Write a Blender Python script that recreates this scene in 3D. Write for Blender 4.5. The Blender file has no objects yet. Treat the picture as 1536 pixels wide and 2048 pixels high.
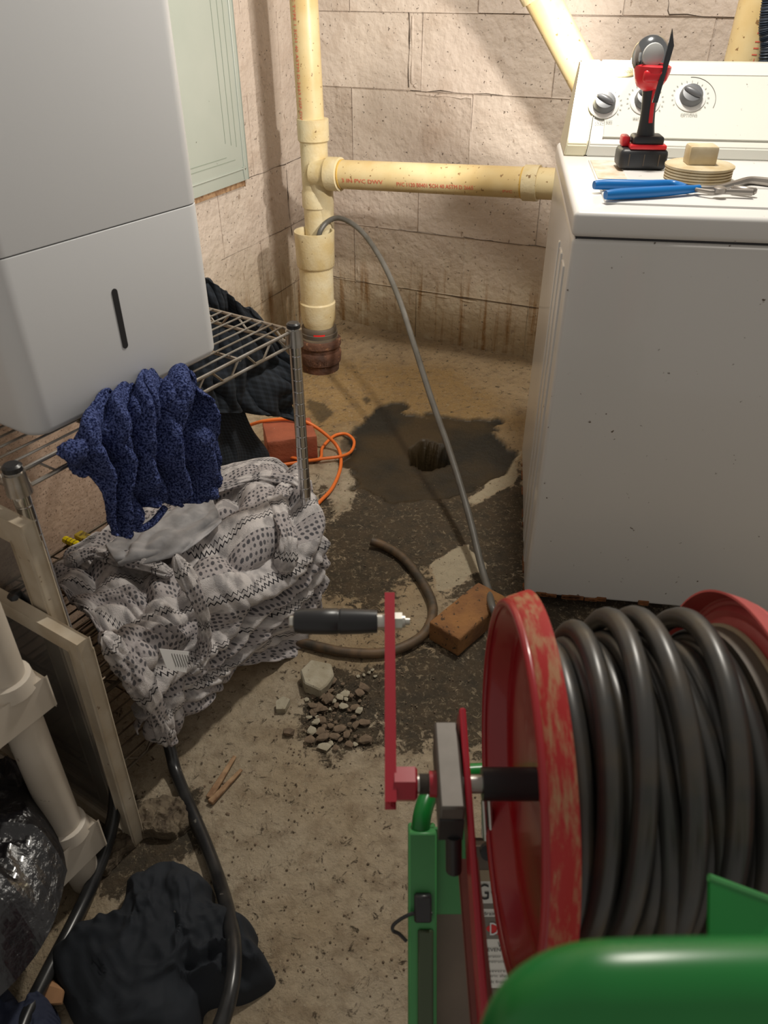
import bpy, bmesh, math, random
import numpy as np
from mathutils import Vector, Matrix

random.seed(7)
SC = bpy.context.scene
COL = SC.collection

# ------------------------------------------------------------------ camera
F = 1538.0; PITCH = math.radians(34.8); H = 1.257
cp, sp = math.cos(PITCH), math.sin(PITCH)
cam_d = bpy.data.cameras.new('camera'); cam = bpy.data.objects.new('camera', cam_d); COL.objects.link(cam)
cam.location = (0, 0, H); cam.rotation_euler = (math.pi/2 - PITCH, 0, 0)
cam_d.sensor_fit = 'VERTICAL'; cam_d.sensor_height = 36; cam_d.lens = 36*F/2048
cam_d.clip_start = 0.02
cam_d.dof.use_dof = True; cam_d.dof.focus_distance = 1.9; cam_d.dof.aperture_fstop = 9.0
SC.camera = cam

# ------------------------------------------------------------------ world, lamps, exposure
w = bpy.data.worlds.new('world'); SC.world = w; w.use_nodes = True
w.node_tree.nodes['Background'].inputs[0].default_value = (1.0, 0.93, 0.84, 1)
w.node_tree.nodes['Background'].inputs[1].default_value = 0.19
def lamp(name, loc, energy, size, col):
    d = bpy.data.lights.new(name, 'POINT'); d.energy = energy; d.shadow_soft_size = size; d.color = col
    o = bpy.data.objects.new(name, d); COL.objects.link(o); o.location = loc; return o
lamp('ceiling_bulb', (0.46, 1.74, 2.10), 50, 0.08, (1.0, 0.94, 0.84))
def spot(name, loc, target, energy, size, col, ang):
    d = bpy.data.lights.new(name, 'SPOT'); d.energy = energy; d.shadow_soft_size = size; d.color = col; d.spot_size = math.radians(ang); d.spot_blend = .55
    o = bpy.data.objects.new(name, d); COL.objects.link(o); o.location = loc
    o.rotation_euler = (Vector(target)-Vector(loc)).to_track_quat('-Z', 'Y').to_euler(); return o
spot('work_light_beam', (0.520, 1.880, 1.20), (-.30, 3.0, .92), 31, 0.022, (1.0, 0.93, 0.83), 108)
SC.view_settings.view_transform = 'Standard'; SC.view_settings.look = 'None'
SC.view_settings.gamma = 1; SC.view_settings.use_curve_mapping = False
SC.view_settings.exposure = 0.68

# ------------------------------------------------------------------ survey helpers: sight lines of the photograph -> world points
def ray(u, v):
    x = (u-768)/F; y = -(v-1024)/F
    return Vector((x, cp + y*sp, -sp + y*cp))
O = Vector((0, 0, H))
def onz(u, v, z=0.0):
    d = ray(u, v); return O + d*((z-H)/d.z)
def ony(u, v, yy):
    d = ray(u, v); return O + d*(yy/d.y)
def onpl(u, v, p0, n):
    d = ray(u, v); p0 = Vector(p0); n = Vector(n); return O + d*((p0-O).dot(n)/d.dot(n))
def dep(u, v, d): return O + ray(u, v)*d

# rack frame: s toward the operator along the shelf, t toward the aisle
R0 = Vector((-.172, 1.40, 0)); SL = Vector((-.537, -.843, 0)); TN = Vector((.843, -.537, 0))
def rk(s, t, z): return R0 + SL*s + TN*t + Vector((0, 0, z))
# washer frame
W0 = Vector((.338, 1.413, 0)); WX = Vector((.9903, -.139, 0)); WY = Vector((.139, .9903, 0))
def wp(x, y, z): return W0 + WX*x + WY*y + Vector((0, 0, z))
# walls
BD = Vector((.9135, -.4067, 0)); LD = Vector((-.4067, -.9135, 0)); CN = Vector((-.324, 3.306, 0))

# ------------------------------------------------------------------ numpy noise
def _h(ix, iy, seed):
    n = (ix.astype(np.int64)*374761393 + iy.astype(np.int64)*668265263 + seed*1442695041) & 0x7fffffff
    n = ((n ^ (n >> 13))*1274126177) & 0x7fffffff
    return ((n ^ (n >> 16)) & 0xffff)/65535.0
def vn(x, y, seed=0):
    x = np.asarray(x, float); y = np.asarray(y, float)
    ix = np.floor(x); iy = np.floor(y); fx = x-ix; fy = y-iy
    fx = fx*fx*(3-2*fx); fy = fy*fy*(3-2*fy)
    a = _h(ix, iy, seed); b = _h(ix+1, iy, seed); c = _h(ix, iy+1, seed); d = _h(ix+1, iy+1, seed)
    return (a*(1-fx)+b*fx)*(1-fy) + (c*(1-fx)+d*fx)*fy
def fbm(x, y, oct=4, seed=0):
    s = 0; a = .5; t = 0
    for i in range(oct):
        s = s + a*vn(x*2**i + 13.7*i, y*2**i - 7.1*i, seed+i); t += a; a *= .5
    return s/t

# ------------------------------------------------------------------ materials
def mat(name, col, rough=.5, metal=0., col2=None, nscale=6., specks=None, sscale=120., samt=.62, bump=0., bscale=60., spec=None, coat=0., streak=False, ramp=(.35, .65)):
    m = bpy.data.materials.new(name); m.use_nodes = True; nt = m.node_tree; N = nt.nodes; L = nt.links
    b = N['Principled BSDF']; b.inputs['Roughness'].default_value = rough; b.inputs['Metallic'].default_value = metal
    if coat: b.inputs['Coat Weight'].default_value = coat; b.inputs['Coat Roughness'].default_value = .08
    if spec is not None: b.inputs['Specular IOR Level'].default_value = spec
    tc = N.new('ShaderNodeTexCoord'); src = tc.outputs['Object']
    def noise(sc, det=6, stretch=None):
        n = N.new('ShaderNodeTexNoise'); n.inputs['Scale'].default_value = sc; n.inputs['Detail'].default_value = det
        if stretch:
            mp = N.new('ShaderNodeMapping'); mp.inputs['Scale'].default_value = stretch; L.new(src, mp.inputs[0]); L.new(mp.outputs[0], n.inputs[0])
        else: L.new(src, n.inputs['Vector'])
        return n.outputs['Fac']
    def ramp_(f, a, b_):
        r = N.new('ShaderNodeMapRange'); r.inputs[1].default_value = a; r.inputs[2].default_value = b_; L.new(f, r.inputs[0]); return r.outputs[0]
    def mix(f, a, c):
        x = N.new('ShaderNodeMix'); x.data_type = 'RGBA'; L.new(f, x.inputs[0])
        for v, i in ((a, 6), (c, 7)):
            if isinstance(v, (tuple, list)): x.inputs[i].default_value = (*v, 1)
            else: L.new(v, x.inputs[i])
        return x.outputs[2]
    cur = tuple(col)
    if col2 is not None:
        cur = mix(ramp_(noise(nscale, 8, (1, 1, .12) if streak else None), *ramp), cur, col2)
    if specks is not None:
        cur = mix(ramp_(noise(sscale, 3), samt, samt+.05), cur, specks)
    if isinstance(cur, tuple): b.inputs['Base Color'].default_value = (*cur, 1)
    else: L.new(cur, b.inputs['Base Color'])
    if bump:
        bp = N.new('ShaderNodeBump'); bp.inputs['Strength'].default_value = 1; bp.inputs['Distance'].default_value = bump
        L.new(noise(bscale, 8), bp.inputs['Height']); L.new(bp.outputs[0], b.inputs['Normal'])
    return m
class G: pass
def graph(name):
    m = bpy.data.materials.new(name); m.use_nodes = True; g = G(); g.m = m; nt = m.node_tree; N = nt.nodes; L = nt.links
    g.N, g.L, g.b = N, L, N['Principled BSDF']; g.tc = N.new('ShaderNodeTexCoord')
    def inp(sock, v):
        if isinstance(v, (int, float)): sock.default_value = v
        elif isinstance(v, (tuple, list)): sock.default_value = (*v, 1) if len(v) == 3 and sock.type == 'RGBA' else v
        else: L.new(v, sock)
    def noise(sc, det=6, src=None, stretch=None, rough=.5, dist=0.):
        n = N.new('ShaderNodeTexNoise'); n.inputs['Scale'].default_value = sc; n.inputs['Detail'].default_value = det
        n.inputs['Roughness'].default_value = rough; n.inputs['Distortion'].default_value = dist
        s = src or g.tc.outputs['Object']
        if stretch:
            mp = N.new('ShaderNodeMapping'); mp.inputs['Scale'].default_value = stretch; L.new(s, mp.inputs[0]); s = mp.outputs[0]
        L.new(s, n.inputs['Vector']); return n.outputs['Fac']
    def rng(f, a, b, c=0., d=1.):
        r = N.new('ShaderNodeMapRange'); inp(r.inputs[0], f); r.inputs[1].default_value = a; r.inputs[2].default_value = b
        r.inputs[3].default_value = c; r.inputs[4].default_value = d; return r.outputs[0]
    def mix(f, a, c):
        x = N.new('ShaderNodeMix'); x.data_type = 'RGBA'; inp(x.inputs[0], f); inp(x.inputs[6], a); inp(x.inputs[7], c); return x.outputs[2]
    def math_(op, a, b=0., c=None):
        x = N.new('ShaderNodeMath'); x.operation = op; inp(x.inputs[0], a); inp(x.inputs[1], b)
        if c is not None: inp(x.inputs[2], c)
        return x.outputs[0]
    def bump(h, dist, prev=None):
        bp = N.new('ShaderNodeBump'); bp.inputs['Distance'].default_value = dist; L.new(h, bp.inputs['Height'])
        if prev: L.new(prev, bp.inputs['Normal'])
        return bp.outputs[0]
    g.inp, g.noise, g.rng, g.mix, g.math, g.bump = inp, noise, rng, mix, math_, bump
    return g

def block_paint():
    g = graph('painted_block'); N, L = g.N, g.L
    geo = N.new('ShaderNodeNewGeometry'); pos = geo.outputs['Position']
    sx = N.new('ShaderNodeSeparateXYZ'); L.new(pos, sx.inputs[0]); z = sx.outputs[2]
    n1 = g.noise(2.3, 8, pos); n2 = g.noise(9, 8, pos)
    c = g.mix(g.rng(n1, .38, .62), (.55, .465, .40), (.60, .515, .44))
    c = g.mix(g.rng(n2, .52, .75, 0, .55), c, (.42, .32, .25))
    # efflorescence and damp low on the wall: yellow-brown drips, pale crust
    drip = g.noise(30, 6, pos, (1, 1, .06), .6)
    low = g.rng(g.math('ADD', z, g.math('MULTIPLY', n2, .25)), .62, .22)
    c = g.mix(g.math('MULTIPLY', low, .85), c, (.37, .29, .175))
    c = g.mix(g.math('MULTIPLY', g.rng(drip, .52, .64), g.rng(z, .34, .2, 0, .85)), c, (.22, .115, .035))
    c = g.mix(g.math('MULTIPLY', g.rng(g.noise(14, 5, pos), .55, .7), g.rng(z, .5, .1, 0, .5)), c, (.55, .50, .38))
    # pits and little knocks
    pits = g.rng(g.noise(95, 2, pos), .70, .74)
    c = g.mix(g.math('MULTIPLY', pits, .75), c, (.10, .07, .05))
    flake = g.rng(g.noise(38, 3, pos, (1, 1, .5)), .71, .74)
    c = g.mix(g.math('MULTIPLY', flake, .6), c, (.22, .15, .10))
    L.new(c, g.b.inputs['Base Color']); g.b.inputs['Roughness'].default_value = .62
    g.b.inputs['Specular IOR Level'].default_value = .3
    h = g.math('ADD', g.math('MULTIPLY', g.noise(45, 8, pos), .5), g.math('MULTIPLY', g.noise(9, 4, pos), 1.4))
    h = g.math('SUBTRACT', h, g.math('MULTIPLY', pits, .35))
    L.new(g.bump(h, .012), g.b.inputs['Normal'])
    return g.m
def floor_mat():
    g = graph('concrete_floor'); N, L = g.N, g.L
    at = N.new('ShaderNodeAttribute'); at.attribute_name = 'stain'; s = N.new('ShaderNodeSeparateColor'); L.new(at.outputs['Color'], s.inputs[0])
    wet, dirt, pale = s.outputs[0], s.outputs[1], s.outputs[2]
    a2 = N.new('ShaderNodeAttribute'); a2.attribute_name = 'ochre'; och = a2.outputs['Fac']
    n1 = g.noise(3.5, 8); n2 = g.noise(22, 8, rough=.65); n3 = g.noise(110, 6, rough=.7); n4 = g.noise(48, 8, rough=.7, dist=.6)
    c = g.mix(g.rng(n1, .35, .65), (.40, .31, .20), (.48, .405, .30))
    c = g.mix(och, c, (.30, .195, .082))
    c = g.mix(g.rng(n2, .48, .72, 0, .75), c, (.20, .14, .085))
    c = g.mix(g.rng(n4, .60, .66, 0, .8), c, (.10, .065, .04))
    c = g.mix(g.rng(n3, .60, .68, 0, .55), c, (.55, .48, .36))
    dn = g.rng(g.math('ADD', dirt, g.math('MULTIPLY', g.math('SUBTRACT', n4, .5), 2.6)), .38, .62)
    c = g.mix(g.math('MULTIPLY', dn, .93), c, g.mix(g.rng(n2, .4, .6), (.030, .023, .015), (.068, .048, .028)))
    pn = g.rng(g.math('ADD', pale, g.math('MULTIPLY', g.math('SUBTRACT', n4, .5), 2.2)), .5, .66)
    c = g.mix(g.math('MULTIPLY', pn, .8), c, (.44, .38, .27))
    n5 = g.noise(85, 8, rough=.75, dist=.8); c = g.mix(g.math('MULTIPLY', g.rng(n5, .55, .62), .6), c, (.36, .29, .19)); n6 = g.noise(60, 8, rough=.75, dist=1.2); c = g.mix(g.math('MULTIPLY', g.rng(n6, .60, .66), .75), c, (.05, .035, .022))
    wc = g.mix(g.rng(n1, .42, .6), (.016, .016, .013), (.050, .034, .016))
    c = g.mix(wet, c, wc)
    L.new(c, g.b.inputs['Base Color'])
    r = g.math('SUBTRACT', .85, g.math('MULTIPLY', wet, .5)); L.new(r, g.b.inputs['Roughness'])
    g.b.inputs['Specular IOR Level'].default_value = .35
    h = g.math('ADD', g.math('MULTIPLY', n2, .9), g.math('MULTIPLY', n4, .6)); h = g.math('ADD', h, g.math('MULTIPLY', n3, .3))
    h = g.math('MULTIPLY', h, g.math('SUBTRACT', 1., g.math('MULTIPLY', wet, .75)))
    L.new(g.bump(h, .012), g.b.inputs['Normal'])
    return g.m
def knit_mat():
    # grey printed jersey: zigzag lines, dotted bands, pale bands
    g = graph('printed_jersey'); N, L = g.N, g.L
    s = N.new('ShaderNodeSeparateXYZ'); L.new(g.tc.outputs['UV'], s.inputs[0]); u, v = s.outputs[0], s.outputs[1]
    tri = g.math('PINGPONG', g.math('MULTIPLY', u, 60.), .5)
    vv = g.math('FRACT', g.math('MULTIPLY', v, 6.))
    z1 = g.math('ABSOLUTE', g.math('SUBTRACT', g.math('SUBTRACT', vv, .30), g.math('MULTIPLY', tri, .10)))
    z2 = g.math('ABSOLUTE', g.math('SUBTRACT', g.math('SUBTRACT', vv, .22), g.math('MULTIPLY', tri, .10)))
    line = g.math('MAXIMUM', g.rng(z1, .016, .010), g.rng(z2, .011, .006))
    vor = N.new('ShaderNodeTexVoronoi'); vor.inputs['Scale'].default_value = 64; vor.inputs['Randomness'].default_value = .35
    L.new(g.tc.outputs['UV'], vor.inputs['Vector'])
    dots = g.rng(vor.outputs['Distance'], .40, .30)
    bandA = g.math('GREATER_THAN', vv, .55)
    nA = g.noise(26, 4, g.tc.outputs['UV'])
    c = g.mix(g.rng(nA, .45, .62, 0, .7), (.60, .565, .555), (.20, .19, .195))
    c = g.mix(g.math('MULTIPLY', bandA, .9), c, g.mix(dots, (.42, .385, .385), (.06, .06, .07)))
    c = g.mix(line, c, (.02, .02, .025))
    L.new(c, g.b.inputs['Base Color']); g.b.inputs['Roughness'].default_value = .9; g.b.inputs['Specular IOR Level'].default_value = .15
    L.new(g.bump(g.noise(500, 2), .0012), g.b.inputs['Normal'])
    return g.m
def terry_mat():
    g = graph('blue_terry'); N, L = g.N, g.L
    n = g.noise(330, 3, rough=.6)
    c = g.mix(g.rng(n, .42, .60), (.012, .02, .085), (.16, .21, .50))
    L.new(c, g.b.inputs['Base Color']); g.b.inputs['Roughness'].default_value = .95; g.b.inputs['Specular IOR Level'].default_value = .1
    L.new(g.bump(n, .010), g.b.inputs['Normal'])
    return g.m
def plaid_mat():
    g = graph('dark_plaid_quilt'); N, L = g.N, g.L
    s = N.new('ShaderNodeSeparateXYZ'); L.new(g.tc.outputs['UV'], s.inputs[0])
    a = g.math('GREATER_THAN', g.math('FRACT', g.math('MULTIPLY', s.outputs[0], 22.)), .55)
    b = g.math('GREATER_THAN', g.math('FRACT', g.math('MULTIPLY', s.outputs[1], 26.)), .55)
    f = g.math('MULTIPLY', g.math('ADD', a, b), .5)
    c = g.mix(f, (.006, .010, .016), (.022, .031, .045))
    L.new(c, g.b.inputs['Base Color']); g.b.inputs['Roughness'].default_value = .8
    return g.m
def osb_mat():
    g = graph('particle_board'); N, L = g.N, g.L
    n = g.noise(70, 6, stretch=(1, 1, 2.2), rough=.7); n2 = g.noise(240, 4)
    c = g.mix(g.rng(n, .4, .62), (.80, .60, .46), (.62, .43, .31))
    c = g.mix(g.rng(n2, .60, .66, 0, .8), c, (.25, .15, .10))
    L.new(c, g.b.inputs['Base Color']); g.b.inputs['Roughness'].default_value = .85; return g.m
def worn_red():
    g = graph('worn_red_rim'); N, L = g.N, g.L
    n = g.noise(26, 8, stretch=(6, 1, 1), rough=.7)
    c = g.mix(g.rng(n, .46, .60), (.42, .012, .012), (.42, .20, .10))
    L.new(c, g.b.inputs['Base Color']); g.b.inputs['Roughness'].default_value = .45; return g.m
def hose_mat():
    g = graph('black_rubber_hose')
    n = g.noise(30, 6); c = g.mix(g.rng(n, .45, .7), (.040, .039, .037), (.062, .050, .036))
    g.L.new(c, g.b.inputs['Base Color']); g.b.inputs['Roughness'].default_value = .36; g.b.inputs['Specular IOR Level'].default_value = .6
    return g.m

M = dict(
 block=block_paint(), floor=floor_mat(), jersey=knit_mat(), terry=terry_mat(), plaid=plaid_mat(), osb=osb_mat(), wornred=worn_red(), hose=hose_mat(),
 mortar=mat('mortar', (.40, .33, .26), .9, 0, (.22, .16, .11), 9, bump=.004, bscale=120),
 pvc=mat('cream_pvc', (.70, .585, .34), .38, 0, (.60, .44, .20), 7, (.26, .15, .06), 75, .655),
 pvcf=mat('cream_pvc_fitting', (.70, .62, .42), .38, 0, (.60, .47, .24), 12, (.22, .13, .05), 75, .69, bump=.001, bscale=120),
 pvcin=mat('stained_pvc_inside', (.20, .13, .06), .7, 0, (.36, .27, .13), 25),
 redink=mat('red_ink', (.72, .14, .09), .6), redlabel=mat('red_label', (.75, .02, .02), .5), whitep=mat('white_print', (.8, .8, .8), .5),
 rubber=mat('grey_rubber', (.075, .065, .055), .6, 0, (.12, .09, .06), 20), steel=mat('stainless', (.5, .48, .44), .35, .9),
 iron=mat('rusty_iron', (.13, .055, .03), .85, .1, (.06, .03, .02), 20, (.25, .12, .06), 70, .62, bump=.006, bscale=50),
 washer=mat('white_enamel', (.70, .69, .67), .30, 0, None, specks=(.10, .07, .05), sscale=62, samt=.715, coat=.4),
 washtop=mat('white_enamel_top', (.74, .73, .71), .32, 0, (.62, .56, .46), 5, (.2, .14, .09), 60, .74, ramp=(.6, .75)),
 console=mat('console_ivory', (.70, .70, .64), .35, 0, None, specks=(.12, .09, .06), sscale=75, samt=.72),
 consend=mat('console_endcap', (.70, .66, .48), .4), rust=mat('rust_chip', (.22, .08, .02), .9, 0, (.09, .035, .015), 60, bump=.004, bscale=120),
 silver=mat('knob_silver', (.13, .135, .145), .40, .2), ringw=mat('white_ring', (.78, .78, .76), .4), greytext=mat('grey_print', (.16, .16, .15), .6),
 gold=mat('badge_gold', (.50, .42, .22), .45, .1), badgetext=mat('badge_print', (.12, .10, .07), .5), seam=mat('dark_seam', (.04, .04, .045), .7),
 panel=mat('sage_panel_paint', (.42, .455, .41), .38, 0, (.38, .42, .375), 4, (.12, .12, .09), 55, .74), panelline=mat('panel_groove', (.27, .31, .26), .6),
 chrome=mat('chrome', (.62, .62, .62), .16, 1.), wire=mat('shelf_wire', (.50, .48, .45), .28, .9, (.34, .29, .23), 20), darkwire=mat('dull_wire', (.22, .19, .15), .4, .8, (.12, .08, .05), 25),
 black=mat('black_plastic', (.02, .02, .022), .35), dehum=mat('white_plastic', (.72, .73, .745), .38, 0, None, specks=(.32, .30, .28), sscale=26, samt=.775), dehumd=mat('grey_side_plastic', (.40, .42, .44), .5),
 resin=mat('cream_resin', (.62, .56, .48), .45, 0, (.52, .46, .38), 8, (.2, .14, .1), 60, .73), frame=mat('aged_white_frame', (.58, .52, .42), .55, 0, (.42, .34, .24), 12, (.18, .12, .08), 70, .70),
 glass=mat('dusty_pane', (.13, .13, .13), .2, 0, (.24, .23, .21), 12), bag=mat('black_bin_bag', (.006, .006, .008), .17, 0, bump=.006, bscale=28, coat=.6),
 blackcloth=mat('black_cloth', (.008, .011, .016), .88, 0, (.014, .018, .025), 8, (.3, .28, .24), 70, .775), navy=mat('navy_cloth', (.012, .017, .04), .85, 0, (.02, .028, .06), 9),
 cut=mat('crack_shadow_dirt', (.06, .042, .03), .9), orange=mat('orange_cord', (.85, .19, .03), .4), brick=mat('orange_brick', (.30, .14, .045), .9, 0, (.17, .075, .03), 14, (.07, .04, .02), 80, .62, bump=.004, bscale=90),
 redbrick=mat('red_paver', (.40, .11, .055), .75, 0, (.30, .08, .04), 14, (.6, .45, .35), 80, .72, bump=.002, bscale=90), fhose=mat('black_floor_hose', (.012, .013, .015), .28, 0, (.03, .03, .03), 30, (.16, .15, .13), 60, .70), oldhose=mat('dirty_hose', (.045, .036, .025), .6, 0, (.15, .09, .045), 26),
 stone=mat('pale_stone', (.42, .38, .29), .9, 0, (.30, .26, .18), 25, (.12, .09, .06), 120, .66, bump=.002, bscale=120), chip=mat('brown_chip', (.21, .15, .10), .9, 0, (.10, .07, .045), 40, bump=.002, bscale=150),
 wood=mat('splintered_wood', (.22, .12, .06), .8, 0, (.42, .27, .15), 60), card=mat('cardboard', (.50, .27, .13), .85, 0, (.38, .2, .1), 20), shell=mat('pale_shell', (.58, .45, .35), .7, 0, (.40, .29, .2), 80),
 green=mat('green_paint', (.007, .21, .035), .30, 0, (.006, .17, .028), 10, (.10, .07, .04), 30, .76), greenl=mat('green_paint_flat', (.06, .29, .085), .45, 0, (.05, .25, .075), 10),
 red=mat('red_paint', (.36, .008, .015), .30, 0, (.30, .006, .012), 12, coat=.3), redarm=mat('red_arm_paint', (.38, .015, .03), .35), pink=mat('lit_red_paint', (.55, .10, .09), .42, 0, (.50, .07, .07), 14),  # pink is the flange red with the light on it painted in
 steelb=mat('machined_steel', (.13, .115, .10), .5, .3, (.10, .09, .075), 30), zinc=mat('zinc_nut', (.62, .60, .55), .3, .9), metalpl=mat('dusty_plate', (.20, .15, .115), .5, .3, (.13, .10, .08), 9),
 armface=mat('dusty_red_face', (.26, .085, .07), .5, 0, (.20, .06, .05), 14), labelw=mat('label_white', (.82, .80, .74), .5), labelg=mat('label_grey', (.20, .18, .15), .5), brass=mat('brass', (.55, .40, .14), .35, .9),
 toolred=mat('tool_red', (.72, .02, .03), .35), toolblk=mat('tool_black', (.02, .022, .026), .45), blue=mat('blue_grip', (.0, .15, .47), .35), pliers=mat('plier_steel', (.36, .33, .30), .35, .8),
 plug=mat('plug_plastic', (.64, .55, .38), .5, 0, (.50, .38, .2), 25, (.2, .12, .06), 80, .68), yellow=mat('yellow_plastic', (.80, .62, .0), .4), yellowd=mat('grimy_yellow', (.42, .31, .03), .6, 0, (.10, .07, .02), 60, ramp=(.45, .55)),
 tan=mat('tan_rim', (.42, .33, .22), .6), bluehose=mat('blue_black_corrugated', (.012, .022, .04), .5), soil=mat('loose_dirt', (.085, .062, .042), .95, 0, (.19, .15, .10), 40, (.5, .42, .32), 140, .70, bump=.006, bscale=110),
 bulb=mat('label_text', (.03, .03, .03), .6),
)

M['glass'].node_tree.nodes['Principled BSDF'].inputs['Alpha'].default_value = .42
# ------------------------------------------------------------------ object helpers
ORG = {}
def thing(name, label, cat, loc=(0, 0, 0), group=None):
    o = bpy.data.objects.new(name, None); COL.objects.link(o); o.location = loc; o.empty_display_size = .02
    o['label'] = label; o['category'] = cat
    if group: o['group'] = group
    ORG[o.name] = Vector(loc); return o
def obj(name, bm, m, parent=None, smooth=True, origin=None, label=None, auto=40):
    """bm holds world coordinates; the object is linked under parent"""
    me = bpy.data.meshes.new(name)
    if isinstance(bm, bmesh.types.BMesh):
        bmesh.ops.recalc_face_normals(bm, faces=bm.faces)
    if origin is None:
        if parent is None:
            vs = [v.co for v in bm.verts]; mn = Vector([min(v[i] for v in vs) for i in range(3)]); mx = Vector([max(v[i] for v in vs) for i in range(3)])
            origin = Vector(((mn.x+mx.x)/2, (mn.y+mx.y)/2, mn.z))
        else: origin = ORG[parent.name]
    origin = Vector(origin)
    bmesh.ops.translate(bm, verts=bm.verts, vec=-origin)
    if smooth:
        for f in bm.faces: f.smooth = True
        a = math.radians(auto)
        for e in bm.edges:
            if len(e.link_faces) == 2 and e.calc_face_angle(0) > a: e.smooth = False
    bm.to_mesh(me); bm.free()
    me.materials.append(m)
    o = bpy.data.objects.new(name, me); COL.objects.link(o)
    ORG[o.name] = origin
    if parent is not None:
        o.parent = parent; o.location = origin - ORG[parent.name]
    else: o.location = origin
    if label: o['label'] = label
    return o
def tag(o, label, cat, group=None, kind=None):
    o['label'] = label; o['category'] = cat
    if group: o['group'] = group
    if kind: o['kind'] = kind
    return o
def B(): return bmesh.new()
def box(bm, c, ax, ay, az, sx, sy, sz, bev=0., seg=2):
    """box centred at c with half-free axes (unit vectors) and full sizes"""
    ax, ay, az = Vector(ax).normalized(), Vector(ay).normalized(), Vector(az).normalized()
    r = bmesh.ops.create_cube(bm, size=1); vs = r['verts']
    for v in vs: v.co = Vector(c) + ax*(v.co.x*sx) + ay*(v.co.y*sy) + az*(v.co.z*sz)
    if bev:
        es = list({e for v in vs for e in v.link_edges})
        bmesh.ops.bevel(bm, geom=es, offset=bev, segments=seg, affect='EDGES', profile=.5)
    return bm
X_, Y_, Z_ = Vector((1, 0, 0)), Vector((0, 1, 0)), Vector((0, 0, 1))
def basis(d):
    d = Vector(d).normalized(); a = Z_ if abs(d.z) < .9 else X_
    u = d.cross(a).normalized(); return u, d.cross(u).normalized()
def lathe(bm, p, d, prof, seg=32, cap=True):
    """prof: list of (along, radius)"""
    d = Vector(d).normalized(); u, v = basis(d); p = Vector(p); rings = []
    for a, r in prof:
        rings.append([bm.verts.new(p + d*a + (u*math.cos(2*math.pi*k/seg) + v*math.sin(2*math.pi*k/seg))*r) for k in range(seg)])
    for r0, r1 in zip(rings, rings[1:]):
        for k in range(seg): bm.faces.new((r0[k], r0[(k+1) % seg], r1[(k+1) % seg], r1[k]))
    if cap: bm.faces.new(rings[0][::-1]); bm.faces.new(rings[-1])
    return bm
def cyl(bm, a, b, r, seg=16, r2=None):
    a, b = Vector(a), Vector(b); return lathe(bm, a, b-a, [(0, r), ((b-a).length, r if r2 is None else r2)], seg)
def smoothpath(pts, n=8):
    P = [Vector(p) for p in pts]; out = []
    for i in range(len(P)-1):
        p0, p1, p2, p3 = P[max(i-1, 0)], P[i], P[i+1], P[min(i+2, len(P)-1)]
        for k in range(n):
            t = k/n
            out.append(.5*((2*p1) + (p2-p0)*t + (2*p0-5*p1+4*p2-p3)*t*t + (3*p1-p0-3*p2+p3)*t**3))
    out.append(P[-1]); return out
def tube(bm, pts, r, seg=10, closed=False, rf=None):
    n = len(pts); rings = []; u = None
    for i, p in enumerate(pts):
        a = pts[(i-1) % n] if (closed or i > 0) else p; b = pts[(i+1) % n] if (closed or i < n-1) else p
        d = (Vector(b)-Vector(a)).normalized()
        if u is None: u, v = basis(d)
        else:
            u = (u - d*u.dot(d)).normalized(); v = d.cross(u)
        rr = r if rf is None else r*rf(i/(n-1))
        rings.append([bm.verts.new(Vector(p) + (u*math.cos(2*math.pi*k/seg) + v*math.sin(2*math.pi*k/seg))*rr) for k in range(seg)])
    for i in range(n if closed else n-1):
        r0, r1 = rings[i], rings[(i+1) % n]
        for k in range(seg): bm.faces.new((r0[k], r0[(k+1) % seg], r1[(k+1) % seg], r1[k]))
    if not closed: bm.faces.new(rings[0][::-1]); bm.faces.new(rings[-1])
    return bm
def bars(bm, segs, r, seg=6):
    for a, b in segs: cyl(bm, a, b, r, seg)
    return bm
def prism(bm, poly, n, th):
    """flat outline (world points) extruded by th along n"""
    n = Vector(n).normalized()
    a = [bm.verts.new(Vector(p)) for p in poly]; b = [bm.verts.new(Vector(p)+n*th) for p in poly]
    k = len(a); bm.faces.new(a); bm.faces.new(b[::-1])
    for i in range(k): bm.faces.new((a[i], a[(i+1) % k], b[(i+1) % k], b[i]))
    return bm
def text(name, s, size, m, parent, org, xa, ya, fit=None, th=.0004, wrap=None, label=None, shear=0.):
    cu = bpy.data.curves.new(name, 'FONT'); cu.body = s; cu.size = 1; cu.align_x = 'CENTER'; cu.align_y = 'CENTER'; cu.shear = shear; cu.resolution_u = 2
    to = bpy.data.objects.new('tmp', cu); COL.objects.link(to); bpy.context.view_layer.update()
    me = bpy.data.meshes.new_from_object(to, depsgraph=bpy.context.evaluated_depsgraph_get()); bpy.data.objects.remove(to)
    bm = B(); bm.from_mesh(me); bpy.data.meshes.remove(me)
    if wrap: bmesh.ops.subdivide_edges(bm, edges=[e for e in bm.edges if e.calc_length() > .3], cuts=1)
    xs = [v.co.x for v in bm.verts]; wd = max(xs)-min(xs); k = size if fit is None else fit/wd
    xa, ya = Vector(xa).normalized(), Vector(ya).normalized(); na = xa.cross(ya); org = Vector(org)
    for v in bm.verts:
        x, y = v.co.x*k, v.co.y*size
        if wrap:  # wrap = radius: letters lie round a pipe whose axis runs along xa, org is on its surface
            a = y/wrap; v.co = org + xa*x + ya*(wrap*math.sin(a)) + na*(wrap*(math.cos(a)-1)+th)
        else: v.co = org + xa*x + ya*y + na*th
    return obj(name, bm, m, parent, smooth=False, label=label)
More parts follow.
